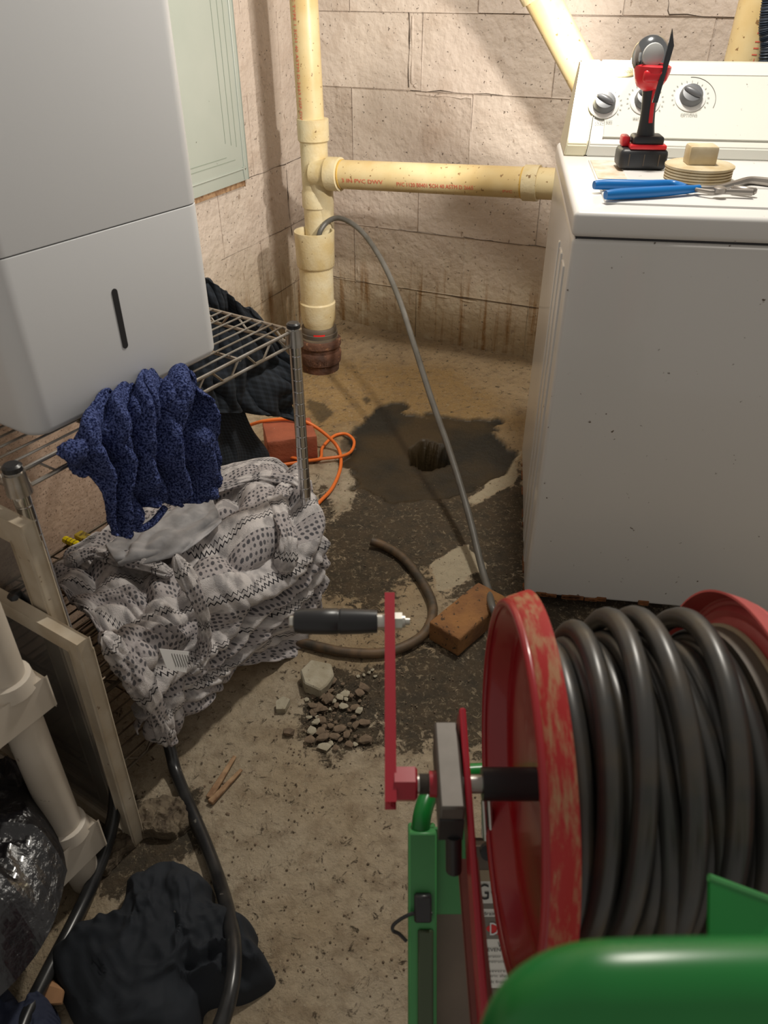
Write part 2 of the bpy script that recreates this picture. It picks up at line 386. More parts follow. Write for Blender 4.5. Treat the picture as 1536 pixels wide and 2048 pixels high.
def grid_obj(name, P, m, parent=None, th=.0, uv=True, label=None, us=1., vs_=1.):
    """P: (n,m,3) numpy world points"""
    n, k = P.shape[:2]; bm = B(); uvl = bm.loops.layers.uv.new('UVMap') if uv else None
    vs = [[bm.verts.new(P[i, j]) for j in range(k)] for i in range(n)]
    for i in range(n-1):
        for j in range(k-1):
            f = bm.faces.new((vs[i][j], vs[i+1][j], vs[i+1][j+1], vs[i][j+1]))
            if uv:
                for l, (a, b) in zip(f.loops, ((i, j), (i+1, j), (i+1, j+1), (i, j+1))): l[uvl].uv = (us*b/(k-1), vs_*a/(n-1))
    o = obj(name, bm, m, parent, auto=180, label=label)
    if th:
        md = o.modifiers.new('thickness', 'SOLIDIFY'); md.thickness = th; md.offset = 0
    return o
def resample(ctrl, n, m):
    """Catmull-Rom surface through a control grid (r,c,3)"""
    C = np.array(ctrl, float)
    def up(A, n):
        r = A.shape[0]; t = np.linspace(0, r-1, n); i = np.minimum(t.astype(int), r-2); f = (t-i)[:, None, None]
        g = lambda k: A[np.clip(i+k, 0, r-1)]
        p0, p1, p2, p3 = g(-1), g(0), g(1), g(2)
        return .5*((2*p1)+(p2-p0)*f+(2*p0-5*p1+4*p2-p3)*f*f+(3*p1-p0-3*p2+p3)*f**3)
    A = up(C, n); A = up(A.transpose(1, 0, 2), m).transpose(1, 0, 2); return A
def normals(P):
    du = np.gradient(P, axis=0); dv = np.gradient(P, axis=1); n = np.cross(du, dv); return n/(np.linalg.norm(n, axis=2, keepdims=True)+1e-9)
def pleats(a, b, seed, k1, k2, tw):
    ph = a*k1 + b*k2 + tw*(fbm(a*2.2, b*2.2, 3, seed)-.5)*2; ph2 = a*k1*1.9 - b*k2*1.3 + tw*1.6*(fbm(a*3+4, b*3+2, 3, seed+2)-.5)*2
    m1 = fbm(a*3, b*2+5, 2, seed+5)
    return np.abs(np.sin(np.pi*ph))*(.35+1.1*m1) + .38*np.abs(np.sin(np.pi*ph2))*(1.1-m1)
def folds(a, b, seed, warp=.5):
    """fabric folds 0..1 on parameters a,b"""
    wa = a + warp*(fbm(a*1.3, b*1.3, 3, seed)-.5); wb = b + warp*(fbm(a*1.3+5, b*1.3+9, 3, seed+3)-.5)
    n = fbm(wa, wb, 2, seed+7); r = 1-np.abs(2*n-1); return r**1.5

# ------------------------------------------------------------------ the floor
def polymask(PX, PY, poly, wdt, namp, nsc, seed):
    """soft inside mask of a floor outline with a ragged edge"""
    x = PX + namp*(fbm(PX*nsc, PY*nsc, 4, seed)-.5)*2; y = PY + namp*(fbm(PX*nsc+31, PY*nsc+17, 4, seed+5)-.5)*2
    d = np.full(x.shape, 1e9); ins = np.zeros(x.shape, bool); k = len(poly)
    for i in range(k):
        ax, ay = poly[i]; bx, by = poly[(i+1) % k]
        ex, ey = bx-ax, by-ay; t = np.clip(((x-ax)*ex+(y-ay)*ey)/(ex*ex+ey*ey), 0, 1)
        d = np.minimum(d, np.hypot(x-ax-t*ex, y-ay-t*ey))
        c = ((ay > y) != (by > y)); xi = ax + (y-ay)*ex/(ey if ey else 1e-9); ins ^= (c & (x < xi))
    sd = np.where(ins, d, -d); t = np.clip(sd/wdt*.5+.5, 0, 1); return t*t*(3-2*t)
def fp(pts): return [tuple(onz(u, v)[:2]) for u, v in pts]
PIT = fp([(716, 850), (745, 818), (785, 806), (840, 828), (870, 820), (920, 835), (992, 838), (1000, 870), (1028, 912), (1010, 948), (960, 975), (900, 992), (850, 1005), (780, 1005), (715, 975), (685, 930), (700, 890)])
HOLE = fp([(822, 893), (850, 880), (895, 888), (900, 915), (862, 932), (828, 922)])
xs = np.arange(-1.5, 1.9, .0085); ys = np.arange(-.25, 3.75, .0085); GX, GY = np.meshgrid(xs, ys)
wet = polymask(GX, GY, PIT, .008, .05, 14, 3); hole = polymask(GX, GY, HOLE, .012, .02, 22, 9)
sm1 = polymask(GX, GY, fp([(608, 797), (640, 803), (664, 828), (645, 850), (622, 830)]), .006, .03, 14, 21)
sm2 = polymask(GX, GY, fp([(676, 880), (700, 872), (715, 885), (700, 905), (680, 905)]), .006, .02, 14, 23)
sm3 = polymask(GX, GY, fp([(722, 796), (735, 793), (741, 801), (732, 808)]), .006, .01, 20, 25)
rub = polymask(GX, GY, fp([(610, 1400), (650, 1350), (770, 1330), (760, 1420), (720, 1490), (640, 1510), (600, 1470)]), .03, .04, 16, 31)
dirt = np.clip(polymask(GX, GY, fp([(640, 1010), (690, 930), (1045, 930), (1060, 1230), (960, 1200), (860, 1120), (770, 1200), (660, 1190)]), .10, .09, 8, 41)
   + .75*polymask(GX, GY, fp([(790, 1300), (1000, 1270), (990, 1480), (820, 1480), (700, 1400)]), .08, .06, 10, 43)
   + .8*polymask(GX, GY, fp([(170, 1790), (160, 1680), (260, 1590), (390, 1590), (390, 1680), (240, 1800)]), .02, .03, 14, 47)
   + .75*rub + .04*polymask(GX, GY, fp([(560, 640), (1060, 720), (1060, 760), (800, 720), (690, 690), (560, 690)]), .05, .05, 10, 49)
   + .6*polymask(GX, GY, fp([(1040, 1100), (1536, 1150), (1536, 1500), (1040, 1400)]), .1, .06, 10, 51) + .18, 0, 1)  # this patch darkens the floor at the washer, shade put into the mask
pale = polymask(GX, GY, fp([(872, 1118), (940, 1100), (965, 1130), (940, 1168), (880, 1180)]), .012, .04, 14, 53)
pale = np.maximum(pale, .8*polymask(GX, GY, fp([(1025, 905), (1045, 900), (1035, 960), (960, 1005), (930, 1000)]), .012, .03, 14, 55))
pale = np.maximum(pale, .55*polymask(GX, GY, fp([(640, 930), (690, 900), (720, 990), (650, 1050)]), .03, .05, 14, 57))
och = np.clip(polymask(GX, GY, fp([(560, 730), (900, 740), (1040, 840), (1000, 900), (700, 880), (520, 930)]), .2, .05, 6, 61)*.9 + polymask(GX, GY, fp([(540, 620), (1100, 720), (1060, 900), (1000, 830), (700, 830), (560, 900)]), .12, .05, 6, 65)*.5
   + polymask(GX, GY, fp([(640, 1150), (860, 1160), (860, 1330), (640, 1330)]), .12, .05, 8, 63)*.6, 0, 1)
dirt = dirt*(1-np.clip(pale*1.2, 0, 1))
hz = .004*(fbm(GX*6, GY*6, 4, 71)-.5) + .003*(fbm(GX*40, GY*40, 3, 73)-.5)*(1-wet)
hz = hz - .010*wet*(.7+.3*fbm(GX*18, GY*18, 3, 75)) - .26*hole - .006*rub*fbm(GX*45, GY*45, 3, 77) - .004*dirt*fbm(GX*35, GY*35, 3, 79)
# a dusty fillet of fallen mortar along the foot of the back wall
dback = -((GX-CN.x)*.4067 + (GY-CN.y)*.9135); hz = hz + .035*np.clip(1-dback/.14, 0, 1)**2*np.clip((.55-(GX-CN.x))/.5, 0, 1)
bm = B()
me = bpy.data.meshes.new('floor'); ny, nx = GX.shape
V = np.stack([GX, GY, hz], -1).reshape(-1, 3)
idx = np.arange(nx*ny).reshape(ny, nx); Fq = np.stack([idx[:-1, :-1], idx[:-1, 1:], idx[1:, 1:], idx[1:, :-1]], -1).reshape(-1, 4)
me.vertices.add(len(V)); me.vertices.foreach_set('co', V.ravel()); me.loops.add(Fq.size); me.loops.foreach_set('vertex_index', Fq.ravel())
me.polygons.add(len(Fq)); me.polygons.foreach_set('loop_start', np.arange(0, Fq.size, 4)); me.polygons.foreach_set('loop_total', np.full(len(Fq), 4))
me.update(calc_edges=True); me.polygons.foreach_set('use_smooth', np.ones(len(Fq), bool))
wetall = np.clip(np.maximum.reduce([wet, sm1*.75, sm2*.75, sm3*.8]) + hole, 0, 1)
ca = me.color_attributes.new('stain', 'FLOAT_COLOR', 'POINT'); ca.data.foreach_set('color', np.stack([wetall, dirt, pale, np.ones_like(wet)], -1).astype(np.float32).ravel())
oa = me.attributes.new('ochre', 'FLOAT', 'POINT'); oa.data.foreach_set('value', och.astype(np.float32).ravel())
me.materials.append(M['floor']); fl = bpy.data.objects.new('floor', me); COL.objects.link(fl); fl['kind'] = 'structure'; bm.free()

# ------------------------------------------------------------------ block walls
def block_wall(name, p0, d, n, length, first, courses, skip=None):
    """p0 at the corner, d along the wall, n out of the wall into the room"""
    up = Z_; ztop = courses[-1]; bmw = B()
    box(bmw, p0 + d*(length/2) - n*.0520 + up*(ztop/2-.02), d, n, up, length, .10, ztop+.04)
    wobj = obj(name, bmw, M['block'], smooth=False, origin=p0); wobj['kind'] = 'structure'
    rnd = random.Random(name)
    for ci in range(len(courses)-1):
        z0, z1 = courses[ci], courses[ci+1]; x = first[ci % 2]-.47
        while x < length:
            a, b = max(x, 0), min(x+.47, length)
            if b-a > .03:
                bb = B(); g = .0009
                box(bb, p0 + d*((a+b)/2) - n*(.0125-rnd.uniform(0, .0016)) + up*((z0+z1)/2), d, n, up, (b-a)-g*2, .024, (z1-z0)-g*2, .0022, 2)
                for v in bb.verts: v.co += n*rnd.uniform(-.0008, .0008) + d*rnd.uniform(-.0015, .0015) + up*rnd.uniform(-.0015, .0015)
                obj('block', bb, M['block'], wobj, auto=25)
            x += .47
    return wobj
CR = [-.03, .207, .437, .67, .925, 1.16, 1.395, 1.63, 1.865, 2.1]
NB = Vector((-.4067, -.9135, 0)); NL = Vector((.9135, -.4067, 0))
block_wall('wall_back', CN, BD, NB, 2.35, (.50, .225), CR)
block_wall('wall_left', CN, LD, NL, 3.3, (.13, .36), CR)
# cracks that run along the joints as thin gaps of broken mortar
def crack(pts, n, r, parent):
    bm = B(); P = []
    rnd = random.Random(len(pts)*7+int(pts[0].x*1000))
    for i in range(len(pts)-1):
        for k in range(6):
            q = pts[i].lerp(pts[i+1], k/6); P.append(q + Vector((rnd.uniform(-.002, .002), 0, rnd.uniform(-.0045, .0045))))
    P.append(pts[-1]); tube(bm, P, r*.75, 5, rf=lambda t: .12+.88*abs(math.sin(11*t+1)*math.sin(4*t+.6))); obj('crack', bm, M['cut'], parent)

wb = bpy.data.objects['wall_back']; wl = bpy.data.objects['wall_left']
def bw(a, z, o=.002): return CN + BD*a + NB*o + Z_*z
def lwl(a, z, o=.002): return CN + LD*a + NL*o + Z_*z
crack([bw(.45, 1.16), bw(.452, .935)], NB, .0035, wb); crack([bw(.46, .927), bw(.80, .925)], NB, .0022, wb)
crack([bw(1.28, 1.25), bw(1.30, 1.165), bw(1.62, 1.157), bw(1.60, 1.06)], NB, .0022, wb)
crack([bw(.42, .44), bw(.62, .437)], NB, .0018, wb); crack([bw(.69, .437), bw(1.02, .437)], NB, .0022, wb)
crack([bw(.02, .215), bw(.15, .212)], NB, .003, wb); crack([bw(.15, .212), bw(.52, .206)], NB, .0016, wb); crack([bw(.52, .208), bw(1.0, .206)], NB, .0026, wb)
crack([lwl(0., .67), lwl(.43, .668)], NL, .0028, wl); crack([lwl(.13, .66), lwl(.135, .50), lwl(.12, .40)], NL, .0022, wl); crack([lwl(0, .437), lwl(.62, .437)], NL, .0016, wl); crack([lwl(0, .207), lwl(.72, .207)], NL, .0016, wl)
# raised beads of paint-covered mortar
def bead(pts, r, par):
    bm = B(); P = []; rnd = random.Random(len(pts)+int(pts[0].z*500))
    for i in range(len(pts)-1):
        for k in range(10): P.append(pts[i].lerp(pts[i+1], k/10)+Vector((0, 0, rnd.uniform(-.003, .003)))+NB*rnd.uniform(-.001, .0015))
    P.append(pts[-1]); tube(bm, P, r, 8, rf=lambda t: .7+.3*math.sin(17*t)); obj('mortar_bead', bm, M['block'], par)
bead([bw(.462, 1.15, -.001), bw(.464, .95, -.001), bw(.48, .934, -.001)], .006, wb); bead([bw(.48, .914, -.001), bw(.69, .912, -.001), bw(.695, .68, -.001)], .005, wb)
bead([bw(.235, .43, -.002), bw(.236, .22, -.002)], .005, wb); bead([bw(.50, .195, -.002), bw(.76, .192, -.002)], .005, wb)

# ------------------------------------------------------------------ electrical panel on the left wall
ql = lambda u, v: onpl(u, v, CN, NL)
def lw(a, z, o=0.): return CN + LD*a + NL*o + Z_*z       # a from the corner along the left wall
el = thing('electrical_panel', 'flat grey-green steel electrical panel cover on the left block wall behind the dehumidifier', 'electrical panel', lw(.42, .67))
a0, a1, z0, z1 = .425, .93, .675, 1.45
bm = B(); box(bm, lw((a0+a1)/2, (z0+z1)/2, .009), LD, NL, Z_, a1-a0, .018, z1-z0, .004); obj('panel_cover', bm, M['panel'], el)
bm = B()
for off in (.055, .085, .118):
    box(bm, lw(a0+off, z0+(.062+.3*off)+.36, .0185), LD, NL, Z_, .0022, .0012, .66)
box(bm, lw(a0+.30, z0+.085, .0185), LD, NL, Z_, .36, .0012, .0022); box(bm, lw(a0+.30, z0+.070, .0185), LD, NL, Z_, .46, .0012, .0022)
obj('pressed_line', bm, M['panelline'], el, smooth=False)
bm = B(); tube(bm, smoothpath([lw(a0+.022, z1, .0195), lw(a0+.022, z0+.06, .0195), lw(a0+.03, z0+.04, .0195), lw(a0+.05, z0+.035, .0195), lw(a1, z0+.035, .0195)], 5), .003, 6); obj('raised_border', bm, M['panel'], el)
bm = B(); lathe(bm, lw(a0+.017, z0+.035, .017), NL, [(0, .006), (.003, .006), (.005, .003)], 12); obj('screw', bm, M['steel'], el)
bm = B(); box(bm, lw((a0+a1)/2, z0-.01, .004), LD, NL, Z_, a1-a0-.03, .012, .022, .004)
for v in bm.verts: v.co.z += random.uniform(-.004, .004)
obj('board_edge', bm, M['wood'], el, label='splintered wood backing showing under the cover')

# ------------------------------------------------------------------ drain stack
SX, SY = -.247, 2.80
st = thing('drain_stack', 'cream plastic drain stack in the wall corner with open cleanout and horizontal branch', 'drain pipe', (SX, SY, 0))
UP = Vector((-.243, 2.86, 0)); sd = Vector((-.004, 0, 1)).normalized()
def up_(z): return Vector((UP.x-.012*(z-.75), UP.y, z))
bm = B(); cyl(bm, up_(.80), up_(1.55), .0445, 32); obj('vertical_pipe', bm, M['pvc'], st)
bm = B()
lathe(bm, up_(.40), Z_, [(0, .046), (.19, .046), (.19, .0505), (.24, .0505), (.25, .047), (.40, .047), (.405, .0535), (.47, .0535), (.472, .0445)], 36)
obj('tee_fitting', bm, M['pvcf'], st)
hp0 = Vector((-.243, 2.835, .705)); hd = (Vector((.50, 2.505, .738)) - Vector((-.17, 2.80, .708))).normalized()
hp = lambda t: hp0 + hd*t
bm = B(); lathe(bm, hp(.0), hd, [(0, .043), (.055, .046), (.06, .0535), (.105, .0535), (.107, .046)], 36)
tube(bm, smoothpath([up_(.50)+Vector((.02, 0, 0)), up_(.60)+Vector((.024, -.005, 0)), hp(.035), hp(.09)], 6), .040, 24)
obj('branch_socket', bm, M['pvcf'], st)
bm = B(); lathe(bm, hp(.1), hd, [(0, .0455), (.86, .0455)], 36); obj('branch_pipe', bm, M['pvc'], st)
bm = B(); lathe(bm, hp(.742), hd, [(0, .046), (.0, .052), (.045, .052), (.045, .046)], 36); obj('coupling', bm, M['pvcf'], st)
bm = B()
prim = mat('primer_stain', (.62, .40, .10), .5)
for t in (.107, .735): bm = B(); lathe(bm, hp(t), hd, [(0, .046), (0.002, .0475), (.006, .0475), (.008, .046)], 32, cap=False); obj('glue_ring', bm, prim, st)

# print on the pipes
hn = hd.cross(Z_).normalized();
def round_print(s, t0, ln, size, ang, base, dirv, rad, flip=False):
    d = Vector(dirv).normalized(); out = Vector((-base.x, -base.y, 0)); out = (out - d*out.dot(d)).normalized(); side = d.cross(out)
    nrm = out*math.cos(ang) + side*math.sin(ang); ya = nrm.cross(d)
    text('red_print', s, size, M['redink'], st, base + d*t0 + nrm*rad, d, ya, fit=ln, wrap=rad)
round_print('3 IN PVC DWV', .205, .15, .019, .20, hp0, hd, .0460)
round_print('PVC 1120 B0401 SCH 40 ASTM D 2665', .46, .26, .019, .28, hp0, hd, .0460)
round_print('PVC', .70, .03, .014, .42, hp0, hd, .0460)
d_ = (up_(1.5)-up_(.8)).normalized(); b_ = up_(1.02); nn = (Vector((-.66, -.75, 0))).normalized()
text('red_print', 'PVC TYPE 1 SCH 40 ASTM D-2665 NSF-DWV 3 IN', .018, M['redink'], st, b_+nn*.045, -d_, nn.cross(-d_), fit=.42, wrap=.045)
# cleanout body: open top
bm = B(); lathe(bm, Vector((SX, SY, .17)), Z_, [(0, .055), (.02, .060), (.035, .0645), (.095, .0665), (.10, .0615), (.225, .0615), (.228, .0655), (.235, .0685), (.33, .0705), (.345, .0715), (.352, .0715), (.352, .0635), (.345, .0625), (.25, .060)], 44, cap=False)
obj('cleanout_tee', bm, M['pvcf'], st)
bm = B(); lathe(bm, Vector((SX, SY, .43)), Z_, [(0, .01), (0, .061), (.083, .0628)], 40, cap=False); obj('stained_throat', bm, M['pvcin'], st, label='brown stained inside of the open cleanout')
bm = B(); lathe(bm, Vector((SX, SY+.03, .30)), Z_, [(0, .045), (.10, .047), (.16, .046)], 30); obj('rear_barrel', bm, M['pvcf'], st)
bm = B(); lathe(bm, Vector((SX, SY, .125)), Z_, [(0, .066), (.002, .069), (.028, .070), (.030, .066), (.045, .066), (.05, .062)], 40); rc = obj('rubber_coupling', bm, M['rubber'], st)
bm = B(); lathe(bm, Vector((SX, SY, .128)), Z_, [(0, .0705), (.010, .0708), (.010, .0695)], 40, cap=False); obj('band_clamp', bm, M['steel'], rc)
dn = (Vector((0, 0, 0))-Vector((SX, SY, 0))).normalized(); dl = Vector((dn.y, -dn.x, 0))*-1
bm = B()
for k in range(7):
    a = -.28 + k*.09; nrm = dn*math.cos(a)+dl*math.sin(a); box(bm, Vector((SX, SY, .155))+nrm*.0672, nrm.cross(Z_), nrm, Z_, .0068, .001, .010)
obj('red_sticker', bm, M['redlabel'], rc)
bm = B(); lathe(bm, Vector((SX, SY, 0)), Z_, [(-.01, .07), (.03, .072), (.035, .079), (.065, .082), (.078, .080), (.082, .076), (.098, .0765), (.102, .082), (.122, .082), (.127, .078), (.13, .06)], 40)
ih = obj('iron_hub', bm, M['iron'], st, label='rusty cast iron pipe hub in the floor')
text('raised_letters', 'XS N1', .022, M['iron'], ih, Vector((SX, SY, .055))+dn*.0815, dn.cross(Z_)*-1, Z_, fit=.055, th=.001)

# diagonal pipe that drops behind the washer
dp0, dp1 = ony(1075, -20, 2.45), ony(1172, 165, 2.45)
dd = (dp1-dp0).normalized()
t_ = thing('angled_drain_pipe', 'cream drain pipe slanting down behind the washer console', 'drain pipe', dp1)
bm = B(); cyl(bm, dp0 - dd*.35, dp1 + dd*.12, .044, 32); obj('pipe_length', bm, M['pvc'], t_)
bm = B(); lathe(bm, dp0+dd*.01, dd, [(-.07, .050), (0, .050), (.0, .044)], 32); obj('coupling', bm, M['pvcf'], t_)
# right standpipe and corrugated hose
p0, p1 = ony(1512, 0, 2.35), ony(1490, 115, 2.35)
px = thing('standpipe', 'wide cream plastic standpipe with red print behind the washer at the right edge', 'drain pipe', (p1.x, p1.y, p1.z-.4))
dz = Vector((.03, 0, 1)).normalized()
bm = B(); cyl(bm, p1-dz*.45, p1+dz*.6, .050, 32); obj('pipe_length', bm, M['pvc'], px)
nn = Vector((0.05, -1, 0)).normalized()
text('red_print', 'CE-111 NSF PVC SCH 40', .020, M['redink'], px, p1+dz*.11+nn*.0505, dz, nn.cross(dz), fit=.30, wrap=.0505)
bm = B(); q0 = ony(1545, -40, 2.25); q1 = ony(1530, 130, 2.25); pts = smoothpath([q0, q0.lerp(q1, .5)+Vector((-.006, 0, 0)), q1, q1-Z_*.3], 40)
tube(bm, pts, .017, 14, rf=lambda t: 1+.10*math.sin(t*420)); tag(obj('washer_drain_hose', bm, M['bluehose']), 'dark blue-black corrugated hose beside the standpipe behind the washer', 'hose')

# ------------------------------------------------------------------ washing machine
wm = thing('washing_machine', 'white top-loading washing machine with rusty bottom edge against the back wall', 'washing machine', tuple(wp(.345, .35, 0)))
def wbox(bm, x0, x1, y0, y1, z0, z1, bev=0., seg=2): return box(bm, wp((x0+x1)/2, (y0+y1)/2, (z0+z1)/2), WX, WY, Z_, x1-x0, y1-y0, z1-z0, bev, seg)
bm = B(); wbox(bm, 0, .69, 0, .70, .035, .872, .009, 3); obj('cabinet', bm, M['washer'], wm)
bm = B()
for y0, y1 in ((.075, .125), (.16, .21), (.245, .262)):
    wbox(bm, -.0045, .004, y0, y1, .07, .80, .0035, 2)
obj('pressed_rib', bm, M['washer'], wm)
bm = B(); wbox(bm, .006, .684, .006, .694, .868, .878); obj('shadow_gap', bm, M['seam'], wm)
bm = B(); wbox(bm, -.003, .693, -.006, .70, .876, .920, .010, 4); top = obj('top_deck', bm, M['washtop'], wm)
bm = B(); wbox(bm, .055, .60, .055, .46, .917, .9245, .0035, 2); lid = obj('lid', bm, M['washtop'], wm)
bm = B(); wbox(bm, .115, .60, .20, .455, .922, .9275, .002, 1); obj('lid_step', bm, M['washtop'], lid)
bm = B(); wbox(bm, .058, .12, .25, .44, .9246, .9256, .0004, 1); obj('rust_stain', bm, mat('tea_stain', (.60, .44, .30), .5, 0, (.70, .66, .6), 30), lid)
# console: slanted front
def cs(x, f, z): return wp(x, f, z)
bm = B()
def cprof(x, dx=0.):  # outline in depth/height at width x
    return [(.512, .920), (.512, .945), (.520, .950), (.640, 1.085), (.655, 1.098), (.70, 1.098), (.70, .920)]
def loft(bm, xf):
    rows = []
    for x0f in xf:
        rows.append([bm.verts.new(wp(x0f(z), f, z)) for f, z in cprof(0)])
    for r0, r1 in zip(rows, rows[1:]):
        for k in range(len(r0)): bm.faces.new((r0[k], r0[(k+1) % 7], r1[(k+1) % 7], r1[k]))
    bm.faces.new(rows[0]); bm.faces.new(rows[-1][::-1]); return bm
loft(bm, [lambda z: .004+.13*(z-.92), lambda z: .052+.13*(z-.92)]); bmesh.ops.bevel(bm, geom=bm.edges[:], offset=.003, segments=2, affect='EDGES'); obj('end_cap', bm, M['consend'], wm)
bm = B(); loft(bm, [lambda z: .0535+.13*(z-.92), lambda z: .69]); bmesh.ops.bevel(bm, geom=bm.edges[:], offset=.003, segments=2, affect='EDGES'); con = obj('console', bm, M['console'], wm)
pa = wp(0, .520, .950); pb = wp(0, .640, 1.085); cupv = (pb-pa).normalized(); cn = WX.cross(cupv).normalized()
if cn.dot(Vector((0, -1, 0))) < 0: cn = -cn
cpt = lambda u, v: onpl(u, v, pa + cn*.001, cn)
# raised control fascia
bm = B(); c0 = cpt(1168, 290); c1 = cpt(1215, 150)
fx0, fx1 = .088, .675
ctr = pa + WX*((fx0+fx1)/2) + cupv*.088; box(bm, ctr, WX, cn, cupv, fx1-fx0, .005, .155, .002, 2); obj('control_fascia', bm, M['console'], con)
for (u, v), big in (((1207, 211), 1), ((1290, 204), 1), ((1380, 197), 1)):
    p = cpt(u, v) + cn*.002
    bm = B(); lathe(bm, p, cn, [(0, .034), (.002, .034), (.004, .030), (.005, .027)], 36); r_ = obj('knob_ring', bm, M['ringw'], wm)
    bm = B(); lathe(bm, p+cn*.004, cn, [(0, .0255), (.010, .0245), (.016, .021), (.0175, .010)], 32); kn = obj('knob', bm, M['silver'], wm)
    gd = (WX*.86 - cupv*.5).normalized(); g2 = gd.cross(cn); bm = B(); bmesh.ops.create_uvsphere(bm, u_segments=20, v_segments=12, radius=1)
    for v_ in bm.verts: v_.co = p + cn*.021 + gd*(v_.co.x*.022) + g2*(v_.co.y*.0085) + cn*(v_.co.z*.008)
    obj('knob_grip', bm, M['silver'], kn)
    bm = B()
    for k in range(15):
        a = -.6+k*.3; c = p + (WX*math.cos(a)+cupv*math.sin(a))*.0395; box(bm, c+cn*.0012, WX*math.cos(a)+cupv*math.sin(a), cn, cn.cross(WX*math.cos(a)+cupv*math.sin(a)), .004, .0008, .0008)
    obj('dial_marks', bm, M['greytext'], con, smooth=False)
tx = lambda s, u, v, wd, sz, m, **k: text('print', s, sz, m, con, cpt(u, v)+cn*.0032, WX, cupv, fit=wd, **k)
tx('LOAD SIZE', 1207, 246, .038, .010, M['greytext']); tx('OPTIONS', 1377, 232, .036, .010, M['greytext']); tx('WATER TEMP', 1283, 240, .040, .010, M['greytext'])
bm = B(); p = cpt(1243, 146); lathe(bm, p+cn*.001, cn, [(0, .034), (.0035, .034), (.0045, .031)], 40)
for v in bm.verts:
    q = v.co-p; v.co = p + q - cupv*(q.dot(cupv)*.62)
bd = obj('brand_badge', bm, M['gold'], con, label='small oval gold badge')
text('badge_script', 'Whirlpool', .014, M['badgetext'], bd, p+cn*.0058, WX, cupv, fit=.046, shear=.3)
ac = cpt(1383, 198)
bm = B(); P = []
for k in range(24):
    a = math.radians(-25+k*5.2); P.append(ac + (WX*math.cos(a)+cupv*math.sin(a))*.052 + cn*.0022)
tube(bm, P, .0006, 5); obj('dial_arc', bm, M['greytext'], con)
# rust line along the chipped bottom edge
rn = random.Random(4)
for k in range(42):
    bm = B()
    if k < 26:
        x = rn.uniform(.0, .13) if k < 18 else rn.uniform(.1, .3); box(bm, wp(x, -.0005, .036+rn.uniform(-.001, .004)), WX, WY, Z_, rn.uniform(.01, .03), .005, rn.uniform(.005, .014), .0012, 1)
    else: box(bm, wp(-.001, rn.uniform(0, .6), .037), WX, WY, Z_, .004, rn.uniform(.01, .04), rn.uniform(.003, .006), .001, 1)
    obj('rust_flake', bm, M['rust'], wm)
for x, y in ((.05, .05), (.64, .05), (.05, .65), (.64, .65)):
    bm = B(); cyl(bm, wp(x, y, -.002), wp(x, y, .04), .018, 12); obj('foot', bm, M['black'], wm)

# ------------------------------------------------------------------ things on the washer
tb = onz(1283, 338, .928)+Vector((0, .02, 0)); tb.z = .9275
tl = thing('cordless_work_light', 'red and black cordless work light standing on the washer lid', 'flashlight', tuple(tb))
ux, uy = Vector((.995, -.09, 0)), Vector((.09, .995, 0))
def tp(x, y, z): return tb + ux*x + uy*y + Z_*z
bm = B(); box(bm, tp(0, .0, .020), ux, uy, Z_, .098, .070, .040, .010, 3); bt = obj('battery', bm, M['toolblk'], tl)
bm = B()
for k in range(3): box(bm, tp(-.03+k*.03, -.0352, .020), ux, uy, Z_, .002, .002, .022)
obj('battery_rib', bm, M['rubber'], bt)
bm = B(); box(bm, tp(.006, -.002, .0435), ux, uy, Z_, .074, .060, .009, .003, 2); box(bm, tp(-.036, .012, .050), ux, uy, Z_, .016, .036, .020, .004, 2); obj('red_band', bm, M['toolred'], tl)
bm = B(); box(bm, tp(.006, 0, .054), ux, uy, Z_, .062, .052, .018, .006, 3); obj('foot_block', bm, M['toolblk'], tl)
lean = Vector((.085, .02, .157)); ldir = lean.normalized()
n0 = tp(.002, 0, .056); n1 = tp(-.004, .002, .158)
bm = B(); tube(bm, smoothpath([n0, n0.lerp(n1, .3), n0.lerp(n1, .7), n1], 6), .0185, 20, rf=lambda t: 1.08-.34*math.sin(math.pi*t*.9)+.05*t); hn_ = obj('handle', bm, M['toolblk'], tl)
bm = B(); a = n0.lerp(n1, .30)+Vector((.003, -.0150, 0)); b = n0.lerp(n1, .92)+Vector((.003, -.0155, 0)); tube(bm, [a, a.lerp(b, .5)+Vector((0, .002, 0)), b], .0042, 8); obj('red_stripe', bm, M['toolred'], hn_)
hc = tp(-.008, .0, .168)
bm = B(); lathe(bm, hc, Vector((.04, 0, 1)), [(-.026, .010), (-.018, .024), (-.004, .032), (.010, .036), (.018, .036), (.021, .031)], 32); box(bm, hc+Vector((0, -.028, .003)), ux, uy, Z_, .046, .014, .022, .006, 3); obj('red_head_collar', bm, M['toolred'], tl)
hd_ = hc+Vector((-.006, .006, .034))
bm = B(); bmesh.ops.create_uvsphere(bm, u_segments=28, v_segments=18, radius=.037)
for v in bm.verts: v.co = Vector((v.co.x*.98, v.co.y*.75, v.co.z*1.02)) + hd_
obj('chrome_lamp_head', bm, mat('lamp_chrome', (.42, .44, .46), .12, 1.), tl)
bm = B(); lathe(bm, hd_+Vector((-.002, -.024, .004)), Vector((0, -1, 0)), [(0, .021), (.004, .020), (.006, .012)], 24); obj('pivot_cap', bm, mat('pearl_cap', (.55, .56, .55), .3), tl)
bm = B(); prism(bm, [hd_+Vector((.022, -.034, .048)), hd_+Vector((.031, -.034, .02)), hd_+Vector((.014, -.050, -.075)), hd_+Vector((.004, -.050, -.075)), hd_+Vector((.016, -.036, -.02))], (0, -1, 0), .004); obj('hanging_hook', bm, M['toolblk'], tl)
